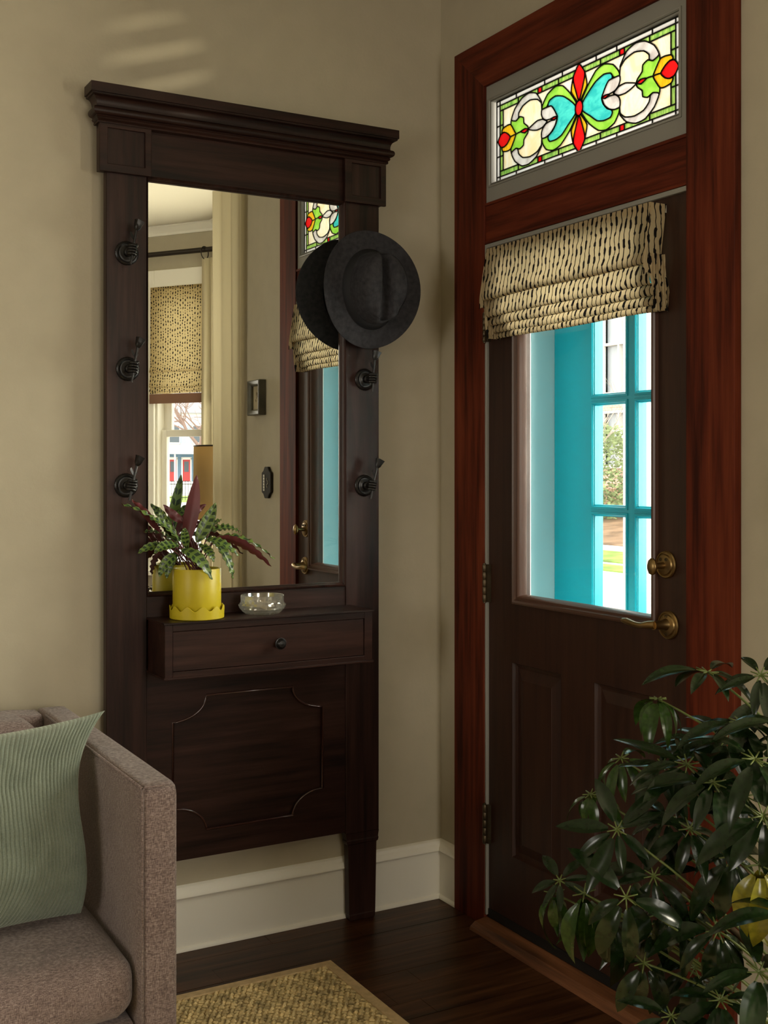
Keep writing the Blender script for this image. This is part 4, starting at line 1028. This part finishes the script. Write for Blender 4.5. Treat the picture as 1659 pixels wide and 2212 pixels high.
# side returns and lining
for yy, nm in ((BR_, 'return'), (BL, 'return')):
    mb = MB(); rows, uvs = [], []
    s = 1 if yy == BL else -1
    for i in range(15):
        z = 1.995 - i * (.175 / 14); tp = i / 14; r_, u_ = [], []
        for k in range(9):
            x = -.0628 - .0235 * min(1, tp / .82) + (.050 + .006 * tp) * k / 8
            r_.append((x, yy - s * .001 - s * .006 * math.sin(k / 8 * PI) * tp * -1 * (1 if k % 2 else .4), z + .006 * math.sin(k * .9) * tp)); u_.append((x * 1.0 + .3, z))
        rows.append(r_); uvs.append(u_)
    mb.grid(rows, uv=uvs); obj(nm, mb, 'blind', bl, smooth=70, fixn=False)
    mb = MB(); rows, uvs = [], []   # ruffled bundle where the stacked folds end
    for i in range(19):
        z = 1.872 - i * .0075; r_, u_ = [], []
        for k in range(21):
            x = -.074 + .052 * k / 20 + .018 * i / 18
            r_.append((x, yy - s * (.004 * math.sin(k * 1.9 + i * .35) - .003), z)); u_.append((x + .1, z))
        rows.append(r_); uvs.append(u_)
    mb.grid(rows, uv=uvs); obj('gathered_edge', mb, 'blind', bl, smooth=70, fixn=False)
obj('head_board', MB().box(-.060, -.0105, BR_ + .003, BL - .003, 1.975, 1.993), 'trim_white', bl)

# ================================================================== SOFA
sofa = thing('sofa', 'taupe tweed sofa with slim square arm in front of the hall tree', 'sofa', (-2.2, -.5, 0))
def soft(x0, x1, y0, y1, z0, z1, r, bulge=0, seg=10):
    """rounded box; bulge swells every face"""
    c = Vector(((x0 + x1) / 2, (y0 + y1) / 2, (z0 + z1) / 2)); h = Vector(((x1 - x0) / 2, (y1 - y0) / 2, (z1 - z0) / 2))
    bm = bmesh.new(); bmesh.ops.create_cube(bm, size=2); bmesh.ops.subdivide_edges(bm, edges=bm.edges, cuts=seg, use_grid_fill=True)
    mb = MB()
    for v in bm.verts:
        p = v.co.copy(); q = Vector((math.copysign(abs(p.x) ** .6, p.x), math.copysign(abs(p.y) ** .6, p.y), math.copysign(abs(p.z) ** .6, p.z)))
        P = Vector((q.x * h.x, q.y * h.y, q.z * h.z)); inn = Vector((max(-h.x + r, min(h.x - r, P.x)), max(-h.y + r, min(h.y - r, P.y)), max(-h.z + r, min(h.z - r, P.z))))
        d = P - inn
        if d.length > 1e-9: P = inn + d.normalized() * r
        b_ = bulge * Vector((math.copysign(1, p.x) * (abs(p.x) > .999) * (1 - q.y ** 2) * (1 - q.z ** 2), math.copysign(1, p.y) * (abs(p.y) > .999) * (1 - q.x ** 2) * (1 - q.z ** 2), math.copysign(1, p.z) * (abs(p.z) > .999) * (1 - q.x ** 2) * (1 - q.y ** 2)))
        mb.v.append(c + P + b_)
    mb.f = [tuple(v.index for v in f.verts) for f in bm.faces]; mb.m = [0] * len(mb.f); bm.free(); return mb
obj('arm', soft(-1.283, -1.206, -.948, -.052, .115, .738, .016, .003, 16), 'sofa', sofa, smooth=180)
obj('back', soft(-3.2, -1.281, -.155, -.052, .115, .738, .018, .003, 16), 'sofa', sofa, smooth=180)
obj('arm', soft(-3.277, -3.2, -.948, -.052, .115, .738, .016, .003, 12), 'sofa', sofa, smooth=180)
obj('base', soft(-3.2, -1.284, -.915, -.155, .115, .272, .012, 0, 8), 'sofa', sofa, smooth=180)
obj('seat_cushion', soft(-2.24, -1.286, -.935, -.158, .275, .402, .048, .012, 18), 'sofa', sofa, smooth=180)
obj('seat_cushion', soft(-3.198, -2.245, -.935, -.158, .275, .412, .048, .012, 12), 'sofa', sofa, smooth=180)
obj('back_cushion', soft(-2.24, -1.33, -.32, -.158, .405, .752, .045, .014, 14), 'sofa', sofa, smooth=180)
obj('back_cushion', soft(-3.19, -2.25, -.32, -.158, .405, .752, .045, .014, 10), 'sofa', sofa, smooth=180)
pipe = lambda pts: MB().tube(pts, .0028, 6)
obj('piping', pipe([(-1.281, -.9475, .13), (-1.281, -.9475, .73), (-1.276, -.9475, .7365), (-1.225, -.9475, .7370)]), 'sofa', sofa, smooth=180)
obj('piping', pipe([(-1.2815, -.945, .7345), (-1.2815, -.16, .7345)]), 'sofa', sofa, smooth=180)
for x, y in ((-1.245, -.90), (-1.245, -.10), (-3.24, -.90), (-3.24, -.10)):
    obj('foot', MB().lathe([(.018, .014 if (x > -2 and y < -.5) else 0), (.024, .12)], 12, Matrix.Translation((x, y, 0))), 'tree_v', sofa, smooth=40)

# corduroy pillow
pil = MB(); W, Hh, T = .25, .206, .085; nx, nz = 384, 60
def pill(u, v, s):
    # u, v in -1..1 ; concave edges, pulled corners
    ex = 1 - .15 * (1 - v * v); ez = 1 - .075 * (1 - u * u)
    th = T * ((1 - abs(u) ** 2.6) * (1 - abs(v) ** 2.6)) ** .55
    rib = (.0042 * abs(math.sin(u * PI * 24)) if s < 0 else 0) * min(1, (1 - abs(u)) * 14 + .25)
    wr = .010 * noise.noise(Vector((u * 2.2, v * 2.6, 4 + s))) + .005 * noise.noise(Vector((u * 5, v * 6, 9 + s)))
    cre = -.012 * math.exp(-((v + .62 - .25 * (u - .5)) / .05) ** 2) * max(0, u) if s < 0 else 0
    lo = min(1, (1 - abs(u)) * 4) * min(1, (1 - abs(v)) * 4)
    return Vector((W * u * ex + .06 * v ** 3, s * (th + (wr + cre) * lo + rib) , Hh * v * ez))
pil.grid([[pill(-1 + 2 * i / nx, -1 + 2 * j / nz, -1) for i in range(nx + 1)] for j in range(nz + 1)])
pil.grid([[pill(-1 + 2 * i / 60, -1 + 2 * j / nz, 1) for i in range(61)] for j in range(nz + 1)])
o = obj('throw_pillow', pil, 'cord', smooth=180)
o.location = (-1.528, -.668, .612); o.rotation_euler = (math.radians(-16), 0, math.radians(13))
tag(o, 'sage green corduroy pillow leaning in the sofa corner', 'pillow')

# ================================================================== RUG
rx0, rx1, ry0, ry1 = -2.4, -.538, -2.4, -.288
rug = thing('seagrass_rug', 'woven seagrass rug with a tan cloth border', 'rug', ((rx0 + rx1) / 2, (ry0 + ry1) / 2, 0))
obj('backing', MB().box(rx0 + .01, rx1 - .01, ry0 + .01, ry1 - .01, .0004, .006), 'rug', rug)
bw_ = .030
mb = MB(); mb.plate(rect(rx0, rx1, ry0, ry1), [rect(rx0 + bw_, rx1 - bw_, ry0 + bw_, ry1 - bw_)], lambda a, c, d: (a, c, d), .0004, .0105)
obj('border', mb, 'rug_edge', rug, bevel=.003)
mb = MB(); sp = .0165; rng = random.Random(5)
yy = ry1 - bw_ - sp * .4; r = 0
while yy > -1.75:
    xx = rx1 - bw_ - sp * .4 - (sp * .5 if r % 2 else 0)
    while xx > -1.75:
        a = (.75 if (int(xx / sp) + r) % 2 else -.75) + rng.uniform(-.25, .25); ca, sa = math.cos(a), math.sin(a); hh = rng.uniform(.0095, .0135); l, w_ = sp * .68, sp * .34
        P = [(-l, 0, .0062), (-l * .45, w_, .0075), (l * .45, w_, .0075), (l, 0, .0062), (l * .45, -w_, .0075), (-l * .45, -w_, .0075), (-l * .35, 0, hh), (l * .35, 0, hh)]
        mb.add([(xx + p[0] * ca - p[1] * sa, yy + p[0] * sa + p[1] * ca, p[2]) for p in P], [(0, 5, 6), (0, 6, 1), (1, 6, 7, 2), (2, 7, 3), (3, 7, 4), (4, 7, 6, 5)])
        xx -= sp
    yy -= sp * .82; r += 1
o = obj('weave', mb, 'rug', rug, fixn=False); o['kind'] = 'stuff'

# ================================================================== UMBRELLA PLANT by the door
ub = Vector((-.36, -1.93, 0))
up = thing('umbrella_plant', 'large dark green umbrella plant in front of the door', 'plant', ub)
obj('pot', MB().lathe([(.10, 0), (.115, .01), (.15, .26), (.155, .275), (.15, .28), (.142, .275), (.135, .24), (0, .24)], 40, Matrix.Translation(ub)), 'clay', up, smooth=40)
obj('soil', MB().lathe([(0, .241), (.134, .241), (.132, .25), (0, .256)], 30, Matrix.Translation(ub)), 'soil', up, smooth=60)
def leaflet_mesh(L, W, droop, fold, twist):
    mb = MB(); nl, nw = 9, 4; rt, rb = [], []
    for i in range(nl + 1):
        t = i / nl; w = W * math.sin(PI * min(1, .04 + .96 * t) ** .9) ** .8 if i < nl else .0004
        x = L * t * (1 - .25 * droop * t); z = -droop * L * .62 * t * t
        a, b_ = [], []
        for j in range(nw + 1):
            v = j / nw * 2 - 1; p = Vector((x, v * w * math.cos(twist * t), z + abs(v) * w * fold + v * w * math.sin(twist * t) + .03 * W * math.sin(9 * t + v)))
            a.append(p + Vector((0, 0, .0005))); b_.append(p - Vector((0, 0, .0005)))
        rt.append(a); rb.append(b_)
    mb.grid(rt); b0 = len(mb.f); mb.grid(rb)
    for f in range(b0, len(mb.f)): mb.f[f] = mb.f[f][::-1]
    me = bpy.data.meshes.new('leaflet'); me.from_pydata([tuple(v) for v in mb.v], [], mb.f); me.shade_smooth(); return me
LM = {}
for mk in ('leaf', 'leaf_b', 'leaf_y'):
    LM[mk] = []
    for d, fo_, tw in ((.15, .25, .1), (.45, .3, -.2), (.75, .25, .25), (1.0, .35, -.1), (.3, .1, .4)):
        me = leaflet_mesh(1.0, .148, d, fo_, tw); me.materials.append(MAT[mk]); LM[mk].append(me)
lrng = random.Random(11); nleaf = 0
def cluster(px, py, dist, size, axis, n, dr, mk='leaf', arc=(0, 2 * PI), stem_to=None):
    """palmate head: hub in the picture at a distance, leaflets of real length round an axis"""
    global nleaf
    hub = at_d(px, py, dist); ax = Vector(axis).normalized(); e1 = ax.orthogonal().normalized()
    e1 = (RT - ax * ax.dot(RT)).normalized(); e2 = ax.cross(e1)
    for k in range(n):
        a = arc[0] + (arc[1] - arc[0]) * (k + .5 * lrng.random()) / n
        el = lrng.uniform(-.15, .35)
        d = (e1 * math.cos(a) + e2 * math.sin(a) + ax * el).normalized()
        hang = 1.0 if dr == (3,) else .3 if dr == (3, 3, 2) else .4 if dr in ((2, 3), (3, 2)) else 0
        d = (d + Vector((0, 0, -lrng.uniform(.05, .45)))).normalized()
        if hang: d = (d * (1 - .42 * hang) + Vector((0, 0, -hang * lrng.uniform(.7, 1.1)))).normalized()
        s = size * lrng.uniform(.7, 1.18)
        z = (ax + Vector((0, 0, .5)) - d * d.dot(ax + Vector((0, 0, .5)))).normalized(); y = z.cross(d).normalized(); z = d.cross(y)
        pet = hub + d * s * .16
        o = bpy.data.objects.new('leaflet', LM[mk][lrng.choice(dr)]); COL.objects.link(o); o.parent = up
        o.matrix_local = Matrix.Translation(pet - ub) @ Matrix((d, y, z)).transposed().to_4x4() @ Matrix.Diagonal((s, s * lrng.uniform(.8, 1.15), s, 1)); nleaf += 1
    pm = MB()
    for k in range(n):
        a = arc[0] + (arc[1] - arc[0]) * (k + .25) / n; d = (e1 * math.cos(a) + e2 * math.sin(a) + ax * .1).normalized(); pm.tube([hub, hub + d * size * .2], [.0016, .0011], 5)
    tgt = stem_to or (ub + Vector((lrng.uniform(-.03, .03), lrng.uniform(-.03, .03), max(.3, hub.z - lrng.uniform(.28, .42)))))
    if tgt.z < .28: tgt.z = .3
    mid = hub.lerp(tgt, .5) + Vector((0, 0, .06)); pm.tube(bez(hub, mid, tgt, 10), [.0019 + .0012 * i / 10 for i in range(11)], 6)
    obj('stem', pm, 'stem', up, smooth=180, fixn=False)
U_ = (0, 0, 1); CAMD = (-.45, -.65, .5)
cl = [
 (1421, 1510, 2.05, .078, U_, 8, (3, 3, 2), 'leaf_b'),
 (1528, 1452, 2.0, .105, (.1, -.2, 1), 8, (1, 2), 'leaf'),
 (1643, 1458, 1.95, .085, (-.5, -.4, .8), 8, (0, 1), 'leaf'),
 (1566, 1598, 1.98, .095, (-.2, -.5, .9), 8, (0, 1), 'leaf'),
 (1484, 1652, 1.92, .105, (-.2, -.5, .8), 9, (0, 1, 2), 'leaf'),
 (1432, 1652, 2.02, .075, (-.3, -.4, .9), 7, (0, 1), 'leaf'),
 (1342, 1638, 2.1, .080, (-.5, -.1, .9), 7, (2, 3), 'leaf_b'),
 (1276, 1716, 2.12, .075, (-.4, -.1, 1), 7, (2, 3), 'leaf_b'),
 (1333, 1792, 1.95, .088, CAMD, 8, (0, 1), 'leaf'),
 (1209, 1902, 2.1, .058, (-.5, -.5, .7), 7, (0, 1), 'leaf'),
 (1198, 1930, 2.1, .098, (-.3, -.3, 1), 5, (3,), 'leaf_b'),
 (1262, 1930, 2.05, .11, (-.3, -.4, 1), 6, (3,), 'leaf_b'),
 (1412, 1892, 1.95, .085, CAMD, 8, (1, 2), 'leaf'),
 (1352, 1938, 1.92, .10, (-.5, -.7, .3), 7, (2, 3), 'leaf'),
 (1391, 2080, 1.95, .085, (-.4, -.6, .4), 6, (3, 2), 'leaf'),
 (1318, 1975, 2.0, .115, (-.3, -.5, 1), 6, (3,), 'leaf'),
 (1648, 1762, 1.8, .115, CAMD, 8, (1, 2), 'leaf'),
 (1640, 1868, 1.80, .125, (-.2, -.4, 1), 6, (3,), 'leaf_y'),
 (1556, 2160, 1.85, .10, (-.2, -.4, .9), 8, (1, 2), 'leaf'),
 (1450, 2195, 1.85, .085, (-.3, -.4, .9), 8, (1, 2), 'leaf'),
 (1600, 1560, 1.9, .10, (-.1, -.2, 1), 8, (1, 2), 'leaf'),
 (1540, 1690, 1.85, .11, (-.2, -.5, .8), 8, (1, 2), 'leaf'),
 (1630, 1640, 1.8, .11, (-.1, -.4, 1), 8, (1, 2), 'leaf'),
 (1490, 1790, 1.95, .10, (-.3, -.6, .7), 8, (1, 2), 'leaf'),
 (1580, 1850, 1.9, .11, (-.3, -.6, .6), 8, (2, 3), 'leaf'),
 (1470, 1960, 1.95, .10, (-.3, -.6, .6), 8, (2, 3), 'leaf'),
 (1550, 2010, 1.9, .11, (-.2, -.6, .6), 8, (2, 3), 'leaf'),
 (1440, 1770, 2.0, .09, (-.3, -.4, .8), 7, (1, 2), 'leaf'),
 (1640, 2100, 1.8, .11, (-.1, -.5, .8), 8, (1, 2), 'leaf'),
 (1690, 1560, 1.85, .10, (.0, -.3, 1), 8, (1, 2), 'leaf'),
 (1700, 1980, 1.75, .11, (.0, -.5, .7), 8, (1, 2), 'leaf'),
 (1500, 2090, 2.0, .10, (-.2, -.5, .6), 8, (2, 3), 'leaf'),
 (1390, 1985, 2.05, .09, (-.4, -.5, .6), 7, (2, 3), 'leaf'),
 (1520, 1600, 2.1, .085, (-.2, -.2, 1), 7, (0, 1), 'leaf'),
 (1745, 1590, 1.85, .10, (.1, -.2, 1), 8, (1, 2), 'leaf'),
 (1790, 1800, 1.8, .11, (.2, -.4, .8), 8, (1, 2), 'leaf'),
 (1760, 1690, 1.95, .10, (.3, .1, .9), 8, (1, 2), 'leaf'),
 (1800, 2010, 1.8, .11, (.3, -.3, .7), 7, (2, 3), 'leaf'),
 (1610, 1720, 2.0, .10, (-.2, -.5, .8), 7, (1, 2), 'leaf'),
]
for c_ in cl: cluster(*c_)
tm = MB()
tm.tube(bez(ub + Vector((0, 0, .2)), ub + Vector((.05, .02, .45)), ub + Vector((.0, .03, .72)), 12), [.012 - .0006 * i for i in range(13)], 9)
tm.tube(bez(ub + Vector((-.02, 0, .24)), ub + Vector((-.05, .08, .5)), at_d(1430, 1885, 1.97), 12), [.010 - .0005 * i for i in range(13)], 8)
tm.tube(bez(ub + Vector((.02, .0, .24)), ub + Vector((.03, .1, .4)), at_d(1500, 1700, 1.95), 12), [.009 - .0005 * i for i in range(13)], 8)
obj('trunk', tm, 'bark', up, smooth=180)

# ================================================================== THINGS SEEN IN THE MIRROR
def drape(name, label, A, B, z0, z1, depth, npl, seed=0):
    A = Vector((*A, 0)); B = Vector((*B, 0)); d = (B - A).normalized(); n = Vector((-d.y, d.x, 0)); L = (B - A).length
    nu, nz_ = npl * 10, 24; rows = []
    for j in range(nz_ + 1):
        t = j / nz_; z = z1 + (z0 - z1) * t; r_ = []
        for i in range(nu + 1):
            u = i / nu; amp = depth * (.45 + .55 * t)
            ph = u * npl * 2 * PI + .5 * math.sin(t * 2 + seed)
            r_.append(A + d * (u * L + .01 * math.sin(ph * .5 + t * 2)) + n * amp * math.sin(ph) + Vector((0, 0, z)))
        rows.append(r_)
    mb = MB(); mb.grid(rows); o = obj(name, mb, 'curtain', smooth=180, fixn=False)
    tag(o, label, 'curtain'); return o
drape('curtain', 'cream linen curtain beside the door wall, reflected in the mirror', (-.03, -1.655), (-.05, -1.94), .015, 2.62, .02, 3)
rodm = mF3
tmv = lambda t_, n_, z_: rodm @ Vector((t_, n_, z_))
a_, b_ = tmv(-.055, -.062, 0), tmv(.07, -.062, 0)
drape('curtain', 'cream curtain clipped to the rod by the bay window, reflected in the mirror', (a_.x, a_.y), (b_.x, b_.y), .015, 2.70, .022, 2, 1)
rod = thing('curtain_rod', 'dark bronze curtain rod across the bay window, reflected in the mirror', 'curtain rod', tmv(.3, -.062, 2.755))
obj('rod', MB().tube([tmv(-.04, -.062, 2.755), tmv(1.1, -.062, 2.755)], .0165, 14), 'rod', rod, smooth=50)
obj('bracket', MB().tube([tmv(.7, -.062, 2.74), tmv(.7, -.002, 2.735)], .01, 8), 'rod', rod, smooth=50)
for tt in (.048,):
    c0 = tmv(tt, -.062, 2.735); nrm = (tmv(1, 0, 0) - tmv(0, 0, 0)).normalized(); e = nrm.cross(UPV)
    rg = obj('ring', MB().tube([c0 + (e * math.cos(k * PI / 12) + UPV * math.sin(k * PI / 12)) * .040 for k in range(25)], .0032, 6, False), 'rod', rod, smooth=180)
    obj('clip', MB().tube([c0 - UPV * .040, c0 - UPV * .068], [.003, .006], 8), 'rod', rod, rg, smooth=60)
bb_ = thing('bay_blind', 'dashed cream roman blind with a rust braid hem in the bay, reflected in the mirror', 'blind', tmv(.25, 0, 1.78))
pf = [(-.028, 2.548), (-.03, 2.3), (-.032, 2.03), (-.040, 2.005), (-.045, 1.995), (-.036, 1.990), (-.030, 1.995), (-.036, 1.95), (-.042, 1.91), (-.045, 1.895), (-.036, 1.892), (-.032, 1.896), (-.04, 1.878), (-.043, 1.868), (-.036, 1.864), (-.034, 1.866), (-.037, 1.845)]
rows, uvs = [], []; acc = 0; prev = pf[0]
for i in range(len(pf) - 1):
    for s in range(3):
        n_, z_ = Vector(pf[i]).lerp(Vector(pf[i + 1]), s / 3); acc += math.hypot(n_ - prev[0], z_ - prev[1]); prev = (n_, z_)
        rows.append([tmv(.012 + .485 * k / 20, n_ + .002 * noise.noise(Vector((k * .4, z_ * 8, 0))), z_) for k in range(21)]); uvs.append([(.012 + .485 * k / 20, acc) for k in range(21)])
mb = MB(); mb.grid(rows, uv=uvs); obj('fabric', mb, 'blind2', bb_, smooth=60, fixn=False)
obj('braid_hem', MB().box(.012, .497, -.040, -.034, 1.788, 1.850).xform(mF3), 'braid', bb_)
obj('head_board', MB().box(.012, .497, -.027, -.001, 2.53, 2.55).xform(mF3), 'trim_white', bb_)
# lamp on a small table in the bay
lx, ly = .262, -2.53
tb = thing('side_table', 'small round dark table in the bay under the burlap lamp', 'table', (lx, ly, 0))
obj('top', MB().lathe([(0, .70), (.21, .70), (.22, .71), (.215, .725), (0, .725)], 40, Matrix.Translation((lx, ly, 0))), 'tree_h', tb, smooth=40)
obj('pedestal', MB().lathe([(.03, .03), (.022, .1), (.03, .3), (.018, .5), (.03, .70)], 20, Matrix.Translation((lx, ly, 0))), 'tree_v', tb, smooth=50)
obj('base', MB().lathe([(0, 0), (.15, 0), (.15, .015), (.05, .035), (0, .035)], 30, Matrix.Translation((lx, ly, 0))), 'tree_v', tb, smooth=40)
lp_ = thing('table_lamp', 'table lamp with a burlap drum shade, reflected in the mirror', 'lamp', (lx, ly, .725))
obj('body', MB().lathe([(0, .725), (.07, .725), (.075, .74), (.05, .80), (.075, .90), (.06, 1.0), (.018, 1.06), (.012, 1.14), (.012, 1.2)], 30, Matrix.Translation((lx, ly, 0))), 'ivory', lp_, smooth=50)
obj('shade', MB().lathe([(.182, 1.105), (.176, 1.479), (.174, 1.479), (.180, 1.105)], 48, Matrix.Translation((lx, ly, 0)), caps=False), 'burlap', lp_, smooth=60)
obj('shade_ring', MB().lathe([(.177, 1.474), (.179, 1.480), (.173, 1.482), (.172, 1.474)], 48, Matrix.Translation((lx, ly, 0)), caps=False), 'rod', lp_, smooth=60)
obj('shade_holder', MB().box(lx - .175, lx + .175, ly - .003, ly + .003, 1.19, 1.196).box(lx - .003, lx + .003, ly - .176, ly + .176, 1.19, 1.196), 'rod', lp_)
# small framed picture and plaque on the door wall
pf_ = thing('framed_picture', 'small deep framed picture on the wall, reflected in the mirror', 'picture', (-.001, -1.518, 1.662))
mb = MB(); frame_sweep(mb, -1.455, -1.581, 1.588, 1.737, [(0, -.001), (0, -.030), (.004, -.034), (.016, -.030), (.022, -.024), (.024, -.022), (.025, -.012)])
obj('frame', mb, plain('grey_green_frame', (.10, .095, .07), .45, 0, .4, 80, .2, .3), pf_, smooth=30)
obj('picture_sheet', MB().box(-.014, -.010, -1.556, -1.480, 1.613, 1.712), plain('aged_paper', (.42, .36, .24), .8, 0, .2, 30, .1, .2), pf_)
ink = plain('faded_ink', (.16, .11, .06), .8)
mb = MB(); rr = random.Random(2)
for k in range(9):
    y0, z0 = -1.53 + rr.random() * .022, 1.645 + rr.random() * .032; mb.tube([(-.0145, y0, z0), (-.0145, y0 + rr.uniform(-.006, .006), z0 + .008), (-.0145, y0 + rr.uniform(-.01, .01), z0 + .010)], .0007, 4)
obj('drawing', mb, ink, pf_)
pq = thing('wall_plaque', 'dark eight-sided thermometer plaque beside the door casing, reflected in the mirror', 'plaque', (-.001, -1.425, 1.303))
oc = [(-1.378, 1.262), (-1.378, 1.344), (-1.395, 1.352), (-1.408, 1.369), (-1.442, 1.369), (-1.455, 1.352), (-1.472, 1.344), (-1.472, 1.262), (-1.455, 1.254), (-1.442, 1.237), (-1.408, 1.237), (-1.395, 1.254)]
obj('plate', MB().prism(oc, lambda a, c, d: (d, a, c), -.013, -.001), 'plaque', pq, bevel=.003)
sc_ = obj('scale', MB().box(-.0145, -.0128, -1.452, -1.438, 1.268, 1.336), 'ivory', pq)
mb = MB()
for k in range(5): mb.box(-.0150, -.0144, -1.450, -1.440, 1.276 + k * .012, 1.2785 + k * .012)
obj('tick', mb, 'plaque', pq, sc_)
obj('ornament', MB().tube([(-.0136, -1.41 - .008 * math.sin(k * .9), 1.282 + k * .004) for k in range(11)], .0012, 5), 'ivory', pq, smooth=180)
